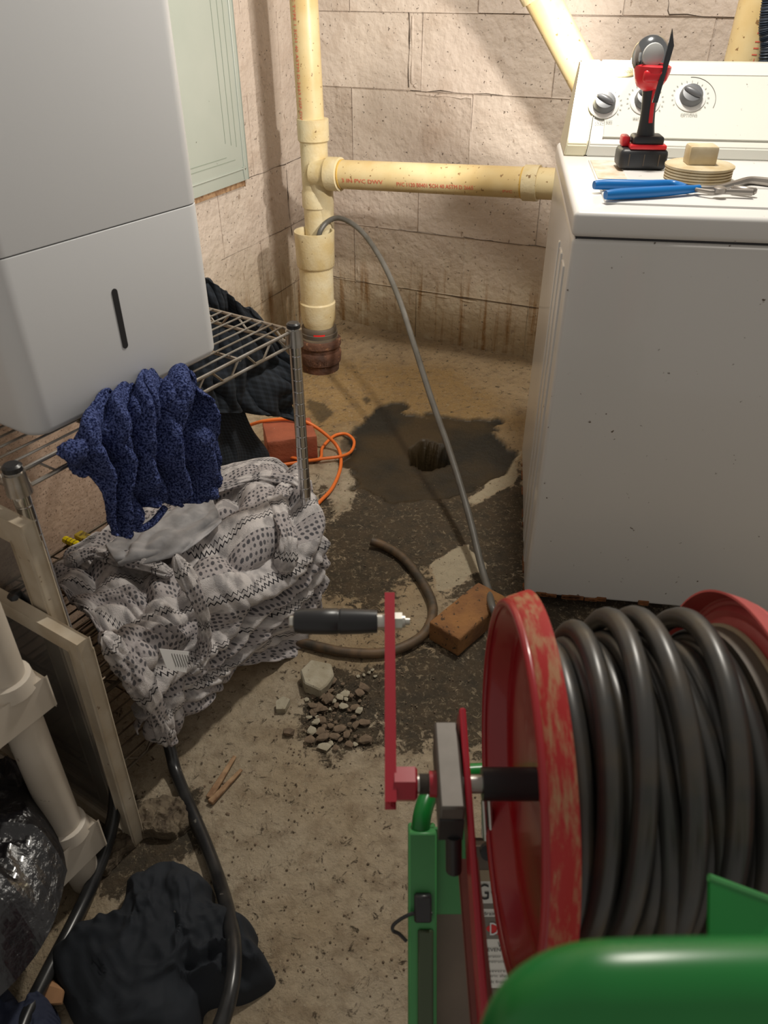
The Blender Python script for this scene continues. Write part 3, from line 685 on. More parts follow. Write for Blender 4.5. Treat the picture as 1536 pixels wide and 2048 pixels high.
# cleanout plug
pc = onz(1395, 350, .935); pc.z = .9275
pg = thing('cleanout_plug', 'cream threaded cleanout plug with square head lying on the washer lid', 'pipe plug', tuple(pc))
bm = B(); pr = [(0, .060)]
for k in range(4): pr += [(.002+k*.0052, .064), (.0045+k*.0052, .064), (.0052+k*.0052, .0605)]
pr += [(.0235, .066), (.027, .066), (.029, .062)]
lathe(bm, pc, Z_, pr, 44); obj('threaded_disc', bm, M['plug'], pg)
bm = B(); box(bm, pc+Vector((-.002, .0, .045)), ux, uy, Z_, .055, .045, .036, .005, 2); obj('square_head', bm, M['plug'], pg)
# pliers
plz = .928
pr_ = thing('groove_joint_pliers', 'steel slip-joint pliers with long blue grips lying on the washer lid', 'pliers', tuple(onz(1300, 380, plz)))
def pp(u, v, z=.007): q = onz(u, v, plz+z); return q
bm = B(); tube(bm, smoothpath([pp(1188, 370), pp(1215, 369), pp(1290, 370), pp(1345, 368), pp(1372, 376)], 6), .0088, 12, rf=lambda t: .75+.35*math.sin(math.pi*min(1, t*1.1+.1))); obj('grip', bm, M['blue'], pr_)
bm = B(); tube(bm, smoothpath([pp(1211, 390), pp(1240, 388), pp(1310, 384), pp(1375, 379), pp(1398, 377)], 6), .0092, 12, rf=lambda t: .75+.35*math.sin(math.pi*min(1, t*1.1+.1))); obj('grip', bm, M['blue'], pr_)
bm = B(); tube(bm, smoothpath([pp(1365, 374), pp(1420, 384), pp(1450, 383), pp(1505, 385)], 5), .0055, 8, rf=lambda t: .6+.5*t)
box(bm, pp(1488, 380, .007), (pp(1510, 383)-pp(1470, 378)), Z_.cross(pp(1510, 383)-pp(1470, 378)), Z_, .045, .012, .012, .003, 1); obj('lower_jaw', bm, M['pliers'], pr_)
bm = B(); tube(bm, smoothpath([pp(1390, 376), pp(1430, 377), pp(1468, 368), pp(1500, 361), pp(1550, 366)], 5), .0066, 8, rf=lambda t: .7+.6*t)
obj('upper_jaw', bm, M['pliers'], pr_)
bm = B(); c = pp(1440, 378, .0125); lathe(bm, c, Z_, [(-.006, .011), (.002, .011), (.004, .007)], 16); obj('pivot_bolt', bm, M['pliers'], pr_)

# ------------------------------------------------------------------ wire rack
RL, RD = .612, .36
rack = thing('wire_shelf_rack', 'low three-tier chrome wire shelving rack with clothes hung on it', 'shelving rack', tuple(rk(.3, -.18, 0)))
for i, (s, t) in enumerate(((0, 0), (0, -RD), (RL, 0), (RL, -RD))):
    bm = B(); pr = [(0, .008), (.002, .0120)]; z = .02
    while z < .70: pr += [(z-.0006, .0120), (z, .0120), (z+.0008, .0116), (z+.0016, .0116), (z+.0022, .0120), (z+.0028, .0120)]; z += .0254
    pr += [(.712, .0120)]
    lathe(bm, rk(s, t, 0), Z_, pr, 18); p = obj('post', bm, M['chrome'], rack)
    bm = B(); lathe(bm, rk(s, t, .711), Z_, [(0, .0135), (.007, .0135), (.010, .010)], 16); obj('post_cap', bm, M['black'], p)
def shelf(z, m, drop=.027, cross=.0254, wr=.0019):
    fr = B(); e = .004
    for zz in (z, z-drop):
        bars(fr, [(rk(0, 0, zz), rk(RL, 0, zz)), (rk(0, -RD, zz), rk(RL, -RD, zz)), (rk(0, 0, zz), rk(0, -RD, zz)), (rk(RL, 0, zz), rk(RL, -RD, zz))], .0032, 8)
    sh = obj('shelf_frame', fr, m, rack)
    bm = B()
    for t in (0, -RD):                                           # truss wire
        n = 14; P = []
        for k in range(n): P += [rk((k+.12)*RL/n, t, z-(.002 if k % 2 else drop-.002)), rk((k+.62)*RL/n, t, z-(.002 if k % 2 else drop-.002))]
        tube(bm, P, .0022, 6)
    for s in (0, RL):
        n = 8; P = []
        for k in range(n): P += [rk(s, -(k+.12)*RD/n, z-(.002 if k % 2 else drop-.002)), rk(s, -(k+.62)*RD/n, z-(.002 if k % 2 else drop-.002))]
        tube(bm, P, .0022, 6)
    obj('truss_wire', bm, m, sh)
    for k in range(13):
        bm = B(); t = -(k+1)*RD/14; cyl(bm, rk(0, t, z+.002), rk(RL, t, z+.002), wr, 6); obj('wire', bm, m, sh)
    for k in (1, 2, 3):
        bm = B(); s = k*RL/4; cyl(bm, rk(s, 0, z-.004), rk(s, -RD, z-.004), .0032, 8); obj('support_wire', bm, m, sh)
    for s, t in ((0, 0), (0, -RD), (RL, 0), (RL, -RD)):
        bm = B(); lathe(bm, rk(s, t, z-drop-.003), Z_, [(0, .0175), (drop+.006, .0155)], 18); obj('corner_collar', bm, m, sh)
shelf(.705, M['wire']); shelf(.272, M['darkwire']); shelf(.062, M['darkwire'])

# dehumidifier
dz0 = .7125
dh = thing('dehumidifier', 'tall white plastic dehumidifier standing on the wire rack', 'dehumidifier', tuple(rk(.36, -.16, dz0)))
s0, s1, t0, t1 = .174, .556, -.020, -.275
def rring(z, ins, rad):
    """rounded rectangle outline at height z"""
    P = []; cx, cy = (s0+s1)/2, (t0+t1)/2; hx, hy = (s1-s0)/2-ins, (t0-t1)/2-ins; rad = max(rad-ins, .003)
    for q, (sx, sy) in enumerate(((1, 1), (-1, 1), (-1, -1), (1, -1))):
        for k in range(9):
            a = math.pi/2*q + math.pi/2*k/8; P.append(rk(cx+sx*(hx-rad)+rad*math.cos(a), cy+sy*(hy-rad)+rad*math.sin(a), z))
    return P
def rsolid(z0, z1, rb, rt, ins=0., rad=.032):
    bm = B(); prof = [(z0 + rb*(1-math.cos(a)), ins+rb*(1-math.sin(a))) for a in [math.pi/2*k/5 for k in range(6)]] if rb else [(z0, ins)]
    prof += [(z1 - rt*(1-math.cos(a)), ins+rt*(1-math.sin(a))) for a in [math.pi/2*k/5 for k in range(5, -1, -1)]] if rt else [(z1, ins)]
    rows = [[bm.verts.new(p) for p in rring(z, i, rad)] for z, i in prof]
    for r0, r1 in zip(rows, rows[1:]):
        for k in range(36): bm.faces.new((r0[k], r0[(k+1) % 36], r1[(k+1) % 36], r1[k]))
    bm.faces.new(rows[0][::-1]); bm.faces.new(rows[-1]); return bm
bk = obj('water_bucket', rsolid(dz0+.008, .9690, .012, .001), M['dehum'], dh)
obj('front_housing', rsolid(.9705, 1.40, .001, .015), M['dehum'], dh)
obj('seam_band', rsolid(.9665, .973, 0, 0, .002), M['seam'], dh)
# water-level window: dark recessed slot
pf = rk(0, t0+.0002, 0); sw = lambda u, v: onpl(u, v, pf, TN)
wa, wb = sw(226, 578), sw(253, 696); wc_ = (wa+wb)/2; hh = abs(wa.z-wb.z)
bm = B(); rr = .0052; P = []
for k in range(24):
    a = math.pi*2*k/24; P.append(Vector((wc_.x, wc_.y, wc_.z)) + SL*(rr*math.cos(a)) + Z_*(rr*math.sin(a) + (hh/2-rr)*(1 if math.sin(a) >= 0 else -1)))
prism(bm, [p - TN*.004 for p in P], TN, .0046); obj('level_window', bm, M['black'], bk)
bm = B(); hcx = rk(s1+.0002, (t0+t1)/2-.02, .86); box(bm, hcx, TN, SL, Z_, .12, .003, .035, .0014, 1); obj('side_grip', bm, M['seam'], bk)
bm = B(); box(bm, rk((s0+s1)/2, (t0+t1)/2, dz0+.007), SL, TN, Z_, s1-s0-.09, t0-t1-.08, .014, .003, 1); obj('base', bm, M['dehumd'], dh)

# particle board standing behind the rack
bm = B(); box(bm, rk(.50, -.405, .335), SL, TN, Z_, .80, .018, .67, .0015, 1)
tag(obj('particle_board', bm, M['osb']), 'raw speckled particle board sheet standing behind the wire rack', 'board')

# ------------------------------------------------------------------ cloth draping
def drape(u, v, zs, tf, tslope=0.):
    p = onz(u, v, zs); t = (p-R0).dot(TN)
    if t <= tf: return p
    return onpl(u, v, rk(0, tf, 0), TN + Vector((0, 0, tslope)))
def cloth(name, ctrl, zs, tf, m, parent=None, n=120, k=140, amp=.012, fr=(3., 3.), seed=1, th=.003, fine=.0, lift=0., warp=.6, tex=None):
    C = [[tuple(drape(u, v, zs, tf)) if len(q) == 0 else tuple(onpl(u, v, rk(0, q[0], 0), TN)) for (u, v, *q) in row] for row in ctrl]
    P = resample(C, n, k); A, Bv = np.meshgrid(np.linspace(0, 1, n), np.linspace(0, 1, k), indexing='ij')
    f = pleats(Bv, A, seed, fr[0], fr[1], warp)
    N_ = normals(P)
    if (N_[n//2, k//2] @ np.array([0, -.7, .7])) < 0: N_ = -N_
    P = P + N_*((f-.4)*amp + lift)[..., None]
    # ragged, wavy hems
    e = np.minimum.reduce([A, 1-A, Bv, 1-Bv])
    P = P + N_*(np.clip(.04-e, 0, .04)*amp*4*(fbm(Bv*20, A*20, 2, seed+4)-.5))[..., None]
    if fine: P = P + N_*(fine*(fbm(Bv*90, A*90, 2, seed+9)-.5))[..., None]
    return grid_obj(name, P, m, parent, th)
ct = [
 [(168, 1112), (240, 1062), (335, 1000), (430, 960), (525, 935), (598, 948)],
 [(130, 1138), (220, 1098), (330, 1050), (435, 1005), (535, 965), (618, 962)],
 [(110, 1170), (215, 1160), (325, 1120), (440, 1075), (545, 1030), (628, 1000)],
 [(150, 1215), (240, 1230), (340, 1205), (450, 1160), (555, 1110), (633, 1060)],
 [(215, 1290), (280, 1320), (365, 1290), (465, 1235), (570, 1185), (636, 1120)],
 [(262, 1370), (300, 1400), (375, 1350), (470, 1290), (580, 1235), (634, 1175)],
 [(300, 1440), (325, 1480), (385, 1410), (475, 1335), (592, 1290), (622, 1225)]]
pj = cloth('printed_pyjama_top', ct, .292, .03, M['jersey'], n=170, k=190, amp=.036, fr=(4.6, 3.6), seed=12, lift=.008, warp=2.4)
tag(pj, 'grey printed pyjama top with zigzag stripes draped over the middle shelf of the rack', 'clothing')
# sleeve, collar and tag of the garment
def roll(pts, r, m, name, parent, rf=None, seed=0, z=None, lab=None, flat=.0):
    """a gathered, many-lobed swathe of cloth along a path, with uv"""
    P = smoothpath(pts, 14); n = len(P); seg = 40; rows = []; u = None
    for i, p in enumerate(P):
        d = (P[min(i+1, n-1)]-P[max(i-1, 0)]).normalized()
        if u is None: u, v = basis(d)
        else: u = (u-d*u.dot(d)).normalized(); v = d.cross(u)
        t = i/(n-1); row = []
        ee = (min(1, t*9, (1-t)*9)+.02)**.5
        for k in range(seg):
            a = 2*math.pi*k/seg; ph = 2.2*math.sin(t*5+seed)+seed
            lob = 1+.30*abs(math.sin(2.5*a+ph))-.22*abs(math.sin(4.5*a-ph*1.4+t*6)) + .25*math.sin(t*11+seed*2+math.sin(a))
            row.append(np.array(tuple(p + (u*math.cos(a)*1.15+v*math.sin(a)*.8)*(r*lob*ee))))
        row.append(row[0]); rows.append(row)
    return grid_obj(name, np.array(rows), m, parent, 0, label=lab, us=.22, vs_=.45)
rp = lambda u, v, t: onpl(u, v, rk(0, t, 0), TN)
roll([onz(600, 955, .31), onz(560, 985, .325), onz(556, 1020, .32), rp(575, 1080, .055), rp(566, 1150, .06)], .016, M['jersey'], 'sleeve', pj, seed=5)
roll([rp(350, 1110, .04), rp(385, 1180, .055), rp(410, 1250, .06), rp(405, 1310, .055), rp(372, 1350, .05)], .014, M['jersey'], 'sleeve', pj, seed=6)
roll([onz(130, 1130, .32), onz(190, 1105, .33), onz(270, 1120, .34), onz(345, 1150, .33)], .014, M['jersey'], 'sleeve', pj, seed=7)
roll([rp(205, 1270, .035), rp(265, 1340, .05), rp(310, 1420, .05), rp(340, 1475, .04)], .020, M['jersey'], 'cuff', pj, seed=8)
roll([onz(390, 990, .32), onz(440, 975, .325), onz(520, 955, .33), onz(590, 965, .325), onz(612, 1000, .31)], .013, M['jersey'], 'hem', pj, seed=10)
ribp = [[tuple(onz(u, v, z)) for u, v, z in r] for r in ([(215, 1095, .335), (270, 1060, .345), (340, 1020, .345), (420, 985, .34)], [(230, 1120, .345), (290, 1095, .36), (360, 1060, .36), (432, 1020, .345)], [(250, 1130, .335), (310, 1125, .345), (385, 1095, .345), (440, 1050, .335)])]
P = resample(ribp, 40, 60); P = P + normals(P)*(.010*(pleats(*np.meshgrid(np.linspace(0, 1, 60), np.linspace(0, 1, 40)), 44, 1.5, 2, 1.)-.4))[..., None]; grid_obj('ribbed_lining', P, mat('grey_rib', (.44, .43, .44), .9, 0, (.28, .28, .29), 30), pj, .003, label='plain grey ribbed lining of the garment')
bm = B(); cc = [rp(318, 1297, .085), rp(377, 1303, .085), rp(372, 1345, .09), rp(333, 1337, .09)]; prism(bm, cc, TN, .0012); tg = obj('care_label', bm, M['whitep'], pj, label='white care label')
bm = B(); ex, ey = (cc[1]-cc[0]), (cc[3]-cc[0])
for k in range(7):
    p0_ = cc[0]+ex*(.35+.09*k)+ey*.18+TN*.0016; p1_ = p0_+ey*.66; cyl(bm, p0_, p1_, .0005, 5)
obj('label_print', bm, M['greytext'], tg)

# blue towel over the front edge of the top shelf
tw = [
 [(205, 832), (250, 795), (300, 775), (345, 762), (395, 770)],
 [(150, 880), (225, 835), (285, 805), (345, 785), (404, 800)],
 [(140, 905), (222, 875), (285, 850), (345, 830), (410, 835)],
 [(178, 950), (232, 930), (290, 905), (350, 885), (414, 885)],
 [(196, 1000), (236, 985), (292, 955), (352, 940), (418, 930)],
 [(206, 1040), (240, 1030), (296, 985), (356, 985), (421, 962)],
 [(214, 1062), (247, 1066), (292, 1003), (362, 1006), (420, 985)]]
tb_ = cloth('blue_towel', tw, .722, .018, M['terry'], n=150, k=150, amp=.040, fr=(4.2, .5), seed=23, th=.005, fine=.0035, lift=.004, warp=.8)
tag(tb_, 'frayed blue terry towel hanging over the front edge of the top shelf', 'towel')
roll([onz(138, 885, .735), onz(150, 905, .725), rp(160, 925, .02), rp(185, 935, .02)], .013, M['terry'], 'rolled_corner', tb_, seed=9)
bm = B(); tube(bm, smoothpath([rp(252, 1040, .03), rp(275, 1058, .035), rp(305, 1045, .04), rp(330, 1015, .035)], 6), .006, 8); obj('frayed_strip', bm, M['terry'], tb_)

# dark quilted plaid garment hung over the back edge of the rack
gt = -.395
dk = [
 [(330, 560), (400, 552), (455, 585), (500, 620)],
 [(330, 640), (400, 620), (470, 640), (545, 668)],
 [(340, 720), (410, 700), (490, 705), (580, 735)],
 [(350, 790), (420, 775), (500, 775), (586, 790)],
 [(370, 835), (430, 825), (510, 825), (582, 838)]]
C = [[tuple(onpl(u, v, rk(0, gt+(.0 if i else .03), 0), TN)) for (u, v) in row] for i, row in enumerate(dk)]
# keep the lower hem just outside the post line
P = resample(C, 110, 120); A, Bv = np.meshgrid(np.linspace(0, 1, 110), np.linspace(0, 1, 120), indexing='ij')
N_ = normals(P)
if (N_[50, 50] @ np.array([.84, -.54, .2])) < 0: N_ = -N_
P = P + N_*(.036*(pleats(Bv, A, 33, 3.4, .9, .8)-.35)*np.clip(A*5+.25, 0, 1))[..., None]
gm = grid_obj('quilted_plaid_jacket', P, M['plaid'], None, .008)
tag(gm, 'dark navy plaid quilted jacket hanging behind the rack next to the dehumidifier', 'clothing')
dk2 = [[(395, 800), (430, 795), (485, 812)], [(405, 860), (450, 850), (505, 860)], [(420, 915), (470, 900), (535, 908)], [(428, 960), (475, 955), (543, 952)]]
C = [[tuple(onpl(u, v, rk(0, gt-.03, 0), TN)) for (u, v) in row] for row in dk2]
P = resample(C, 60, 60); A, Bv = np.meshgrid(np.linspace(0, 1, 60), np.linspace(0, 1, 60), indexing='ij'); P = P + normals(P)*(.02*(folds(Bv*3, A*1.2, 35, .6)-.4))[..., None]
grid_obj('sleeve', P, M['plaid'], gm, .008)

# yellow tools on the middle shelf
yb = onz(152, 1078, .279)
yt = thing('yellow_screwdriver', 'small bright yellow plastic tool handle lying on the middle shelf', 'tool', tuple(yb))
a, b = onz(128, 1078, .285), onz(160, 1092, .285); bm = B(); lathe(bm, a, b-a, [(0, .005), (.003, .008), ((b-a).length*.8, .0085), ((b-a).length, .006)], 8); obj('handle', bm, M['yellow'], yt)
bm = B(); 
for k in range(3): lathe(bm, a.lerp(b, .3+.2*k), b-a, [(0, .0088), (.0015, .0088)], 12)
obj('grip_ring', bm, M['yellowd'], yt)
bm = B(); box(bm, onz(168, 1075, .285), onz(185, 1082, .285)-onz(145, 1062, .285), Z_.cross(onz(185, 1082, .285)-onz(145, 1062, .285)), Z_, .04, .022, .014, .004, 2)
tag(obj('grimy_sponge', bm, M['yellowd']), 'grimy yellow sponge lying on the middle shelf beside the yellow handle', 'sponge')

# ------------------------------------------------------------------ two framed panes leaning on the rack end
def framed(name, s, t, top, lean, lab, wid=.42, bar=.022, sticker=False):
    base = rk(s, t, 0); ax = -TN; ld = (Z_ + (-SL)*0 + TN*lean).normalized(); nrm = SL
    th = thing(name, lab, 'window pane', tuple(base))
    q = lambda a, h, o=0.: base + ax*a + ld*h + nrm*o
    bm = B(); box(bm, q(bar/2, (top-bar)/2), ax, nrm, ld, bar, .020, top-bar-.0006, .003, 2); obj('side_bar', bm, M['frame'], th)
    bm = B(); box(bm, q(wid-bar/2, (top-bar)/2), ax, nrm, ld, bar, .020, top-bar-.0006, .003, 2); obj('side_bar', bm, M['frame'], th)
    bm = B(); box(bm, q(wid/2, top-bar/2, .001), ax, nrm, ld, wid, .019, bar, .003, 2); obj('top_bar', bm, M['frame'], th)
    bm = B(); box(bm, q(wid/2, bar/2, .000), ax, nrm, ld, wid-bar*2, .019, bar, .003, 2); obj('bottom_bar', bm, M['frame'], th)
    bm = B(); box(bm, q(wid/2, top/2), ax, nrm, ld, wid-bar*1.4, .004, top-bar*1.4); pn = obj('pane', bm, M['glass'], th)
    if sticker:
        bm = B(); rnd = random.Random(3)
        for k in range(12): box(bm, q(.115+k*.0042, top-.075, .0035), ax, nrm, ld, rnd.uniform(.0012, .003), .001, .018)
        obj('barcode_sticker', bm, M['whitep'], pn, smooth=False)
framed('framed_pane', .637, .040, .65, .0, 'taller dusty glass pane in an aged white frame against the end of the rack', bar=.036, sticker=True)
framed('framed_pane', .659, .110, .497, .035, 'shorter cream-framed dark pane leaning in front of the taller one', sticker=False)
# a barcode strip on the taller pane
# ------------------------------------------------------------------ resin shelving unit
rs = thing('resin_shelving_unit', 'cream plastic resin shelving unit with round posts at the left edge', 'shelving rack', tuple(rk(.74, .09, 0)))
rs0 = .722
def rbox(bm, a0, a1, b0, b1, z0, z1, bev=.006): return box(bm, rk((a0+a1)/2, (b0+b1)/2, (z0+z1)/2), SL, TN, Z_, a1-a0, b1-b0, z1-z0, bev, 2)
for z0_, z1_ in ((.085, .145), (.425, .475)):
    bm = B(); rbox(bm, rs0, rs0+.8, -.28, .118, z0_, z1_, .004); sh = obj('shelf', bm, M['resin'], rs)
for z0_, z1_ in ((0., .09), (.14, .43), (.47, .80)):
    bm = B(); lathe(bm, rk(rs0+.035, .088, z0_), Z_, [(0, .024), (.03, .0265), (z1_-z0_-.03, .0265), (z1_-z0_, .024)], 26); obj('post', bm, M['resin'], rs)
    bm = B(); lathe(bm, rk(rs0+.035, -.24, z0_), Z_, [(0, .024), (z1_-z0_, .024)], 26); obj('post', bm, M['resin'], rs)
for z in (.142, .472):
    bm = B(); lathe(bm, rk(rs0+.035, .088, z), Z_, [(0, .036), (.022, .033), (.024, .028)], 24); obj('socket', bm, M['resin'], rs)

# black bag heaped on the lower shelf
def heap(name, outline, h, m, seed, base=0., fr=7., amp=.02, rings=46, ang=150, prof=2.6, centre=None, th=0., under=.006):
    O_ = [Vector(p) for p in outline]; O_ = smoothpath(O_+[O_[0]], 14)[:-1]
    L_ = len(O_); c = centre or sum(O_, Vector())/L_; c = Vector(c)
    idxs = np.linspace(0, L_, ang, endpoint=False); bp = np.array([tuple(O_[int(i) % L_]) for i in idxs]); cc_ = np.array(tuple(c))
    r = np.linspace(0.02, 1, rings)[:, None, None]; P = cc_ + (bp[None]-cc_)*r; P[..., 2] = base
    R = np.linspace(0.02, 1, rings)[:, None]*np.ones((1, ang))
    f = 1.3*folds(P[..., 0]*fr, P[..., 1]*fr, seed, 2.2); f2 = 1.6*folds(P[..., 0]*fr*2.2+P[..., 1]*3, P[..., 1]*fr*1.4, seed+5, 2.2)
    edge = np.clip((1-R**prof), 0, 1)**.55
    z = h*edge*(.45+.75*fbm(P[..., 0]*fr*.7, P[..., 1]*fr*.7, 2, seed+2)) + amp*(f+.45*f2-.3)*np.clip(edge*1.8, 0, 1)
    P[..., 2] = base + np.maximum(z, .0) + under*np.clip((1-R)*20, 0, 1)
    g_ = fbm(P[..., 0]*fr*1.5+9, P[..., 1]*fr*1.5, 3, seed+8)-.5; P[..., 0] += g_*.02; P[..., 1] -= g_*.02
    bm = B(); vs = [[bm.verts.new(P[i, j]) for j in range(ang)] for i in range(rings)]
    for i in range(rings-1):
        for j in range(ang): bm.faces.new((vs[i][j], vs[i+1][j], vs[i+1][(j+1) % ang], vs[i][(j+1) % ang]))
    bm.faces.new(vs[0]); bt_ = [bm.verts.new((v.co.x, v.co.y, base-.0005)) for v in vs[-1]]
    for j in range(ang): bm.faces.new((vs[-1][j], bt_[j], bt_[(j+1) % ang], vs[-1][(j+1) % ang]))
    bm.faces.new(bt_[::-1])
    return obj(name, bm, m, auto=180)
bg = heap('bin_bag', [rk(.80, .14, .15), rk(.74, .0, .15), rk(.80, -.2, .15), rk(1.05, -.2, .15), rk(1.2, 0, .15), rk(1.18, .16, .15), rk(1.0, .215, .15), rk(.88, .20, .15)], .17, M['bag'], 52, base=.146, fr=6, amp=.05, prof=3.5, rings=70, ang=240)
tag(bg, 'shiny black plastic bin bag slumped on the bottom shelf at the left edge', 'bin bag')
bc = heap('black_cloth', [onz(u, v) for u, v in ((262, 1790), (310, 1760), (372, 1752), (425, 1785), (440, 1835), (512, 1868), (518, 1905), (550, 1965), (490, 2012), (420, 2030), (380, 2100), (200, 2110), (105, 1950), (130, 1900), (190, 1870), (245, 1855))], .05, M['blackcloth'], 61, fr=9, amp=.030)
tag(bc, 'crumpled black cloth lying on the concrete floor at the bottom left', 'cloth')
nc = heap('navy_rag', [onz(u, v) for u, v in ((-60, 2000), (20, 1995), (60, 2030), (105, 2012), (125, 2080), (60, 2160), (-60, 2150))], .045, M['navy'], 67, fr=12, amp=.02)
tag(nc, 'dark navy rag in the bottom left corner below the cardboard', 'cloth')
bm = B(); cp_ = [onz(u, v, .03) for u, v in ((70, 1960), (95, 1945), (130, 1985), (125, 2010), (95, 2005), (72, 2040), (52, 2030))]; prism(bm, cp_, Z_, .006)
for v in bm.verts: v.co.z += .01*math.sin(v.co.x*90)-.008
tag(obj('cardboard_scrap', bm, M['card'], smooth=False), 'torn tan cardboard scrap at the bottom left beside the black cloth', 'cardboard')

# ------------------------------------------------------------------ black hoses on the left
def hose(name, pts, r, m, label, seg=12, cat='hose'):
    bm = B(); tube(bm, smoothpath(pts, 10), r, seg); return tag(obj(name, bm, m, auto=180), label, cat)
hb = [onz(335, 1478, .055), onz(342, 1505, .035), onz(352, 1545, .014), onz(378, 1610, .012), onz(408, 1680, .012), onz(436, 1755, .022), onz(455, 1820, .060), onz(467, 1885, .088), onz(467, 1945, .098), onz(455, 2010, .098), onz(432, 2080, .085), onz(400, 2200, .05)]
hose('drain_cable_hose', hb, .0115, M['fhose'], 'black hose running over the floor and across the black cloth')
ha = [rk(.655, .02, .50), rk(.668, .05, .42), onz(150, 1340, .30), onz(185, 1430, .22), onz(218, 1520, .14), onz(232, 1590, .075), onz(220, 1680, .03), onz(185, 1770, .02), onz(145, 1850, .02), onz(98, 1940, .02), onz(50, 2040, .02), onz(20, 2130, .02)]
ha = [onz(28, 1190, .50), onz(90, 1250, .42), onz(150, 1340, .33), onz(196, 1430, .25), onz(224, 1520, .17), onz(231, 1600, .10), onz(216, 1680, .05), onz(183, 1770, .025), onz(145, 1850, .02), onz(98, 1940, .03), onz(50, 2040, .045), onz(20, 2130, .05)]
hose('black_hose', ha, .0115, M['fhose'], 'black hose curling down beside the resin shelving unit to the bottom left corner')

# ------------------------------------------------------------------ floor clutter
def brick(name, c, yaw, pit, sx, sy, sz, m, label, cat='brick', zb=0.):
    a = Vector((math.cos(yaw), math.sin(yaw), 0)); b = Vector((-math.sin(yaw), math.cos(yaw), 0)); rnd = random.Random(name)
    bm = B(); box(bm, Vector((c[0], c[1], zb+sz/2)), a, b, Z_, sx, sy, sz, .004, 2)
    bmesh.ops.subdivide_edges(bm, edges=[e for e in bm.edges if e.calc_length() > .02], cuts=5, use_grid_fill=True)
    for v in bm.verts: v.co += Vector((rnd.uniform(-1, 1), rnd.uniform(-1, 1), rnd.uniform(-1, 1)))*.0007
    return tag(obj(name, bm, m), label, cat)
B1, B2, B3 = onz(858, 1243, .055), onz(948, 1170, .055), onz(905, 1290, .055)
yaw = math.atan2(B2.y-B1.y, B2.x-B1.x); bcx = B1.x + math.cos(yaw)*.094 + math.sin(yaw)*.043; bcy = B1.y + math.sin(yaw)*.094 - math.cos(yaw)*.043
brick('brick', (bcx, bcy), yaw, 0, .188, .086, .055, M['brick'], 'loose orange-brown brick on the floor under the grey hose')
brick('clay_paver', (-.300, 2.145), math.radians(14), 0, .155, .13, .085, M['redbrick'], 'red clay paver on the floor behind the rack post under the orange cord')
brick('leveling_brick', tuple(wp(.12, .12, 0)[:2]), -.14, 0, .18, .09, .034, M['redbrick'], 'reddish brick lying under the front of the washer')
# orange cord
oc = [onz(500, 850, .06), onz(528, 842, .09), onz(575, 838, .095), onz(615, 845, .092), (onz(655, 872, .05)), onz(678, 900, .012), onz(681, 935, .008), onz(665, 975, .008), onz(640, 1003, .008), onz(615, 1030, .008), onz(585, 1050, .008)]
hose('orange_cord', oc, .0055, M['orange'], 'orange extension cord looping over the red paver and down behind the rack', 10, 'cord')
oc2 = [onz(520, 905, .012), onz(545, 900, .02), onz(575, 912, .02), onz(610, 920, .012), onz(640, 917, .008), onz(645, 895, .008), onz(668, 872, .008), onz(692, 868, .008), onz(708, 882, .008), onz(702, 903, .008), onz(680, 913, .016), onz(640, 918, .016), onz(600, 924, .01), onz(560, 930, .01), onz(530, 935, .01)]
hose('orange_cord', oc2, .0050, M['orange'], 'smaller loop of orange cord on the floor beside the rack post', 10, 'cord')
# old hose on the floor
oh = [onz(742, 1082, .02), onz(765, 1090, .014), onz(805, 1115, .012), onz(845, 1165, .012), onz(866, 1215, .012), onz(852, 1262, .012), onz(815, 1290, .012), onz(760, 1306, .012), onz(690, 1304, .012), onz(640, 1294, .012), onz(590, 1282, .012), onz(540, 1275, .012), onz(480, 1280, .012)]
hose('old_floor_hose', oh, .0115, M['oldhose'], 'muddy old hose curled in a half circle on the floor before the dark pit')

def rock(c, size, seed, m, flat=.5, name='stone', label=None, cat=None, group=None, zoff=0., sub=2, parent=None):
    rnd = random.Random(seed); bm = B(); bmesh.ops.create_icosphere(bm, subdivisions=1, radius=1)
    # cut by a few planes for broken faces
    for k in range(7):
        n = Vector((rnd.gauss(0, 1), rnd.gauss(0, 1), rnd.gauss(0, .6))).normalized(); d = rnd.uniform(.5, .85)
        for v in bm.verts:
            q = v.co.dot(n)-d
            if q > 0: v.co -= n*q
    a = rnd.uniform(0, 6.28); ca_, sa_ = math.cos(a), math.sin(a); el_ = rnd.uniform(.6, 1.)
    for v in bm.verts:
        x, y, z = v.co.x*size, v.co.y*size*el_, v.co.z*size*flat
        v.co = Vector((x*ca_-y*sa_+c[0], x*sa_+y*ca_+c[1], z+size*flat*.55+zoff))
    mn = min(v.co.z for v in bm.verts)
    for v in bm.verts: v.co.z += zoff-mn-.002
    o = obj(name, bm, m, parent, auto=20)
    if label: tag(o, label, cat, group)
    return o
c = onz(632, 1350)
bm = B(); poly = [onz(u, v, .028) for u, v in ((600, 1340), (622, 1322), (662, 1322), (668, 1345), (655, 1365), (640, 1380), (608, 1368))]; prism(bm, [p-Z_*.028 for p in poly], Z_, .028)
bmesh.ops.bevel(bm, geom=bm.edges[:], offset=.003, segments=1, affect='EDGES')
for v in bm.verts: v.co += Vector((0, 0, .006*math.sin(v.co.x*70)*(v.co.z > .01)))
tag(obj('broken_stone', bm, M['stone'], auto=20), 'large pale broken piece of concrete on the floor below the muddy hose', 'stone')
bm = B(); poly = [onz(u, v, .014) for u, v in ((552, 1402), (566, 1392), (580, 1398), (570, 1418), (552, 1418))]; prism(bm, [p-Z_*.014 for p in poly], Z_, .014); tag(obj('square_stone_chip', bm, M['stone'], auto=20), 'small pale square chip of stone left of the rubble heap', 'stone')
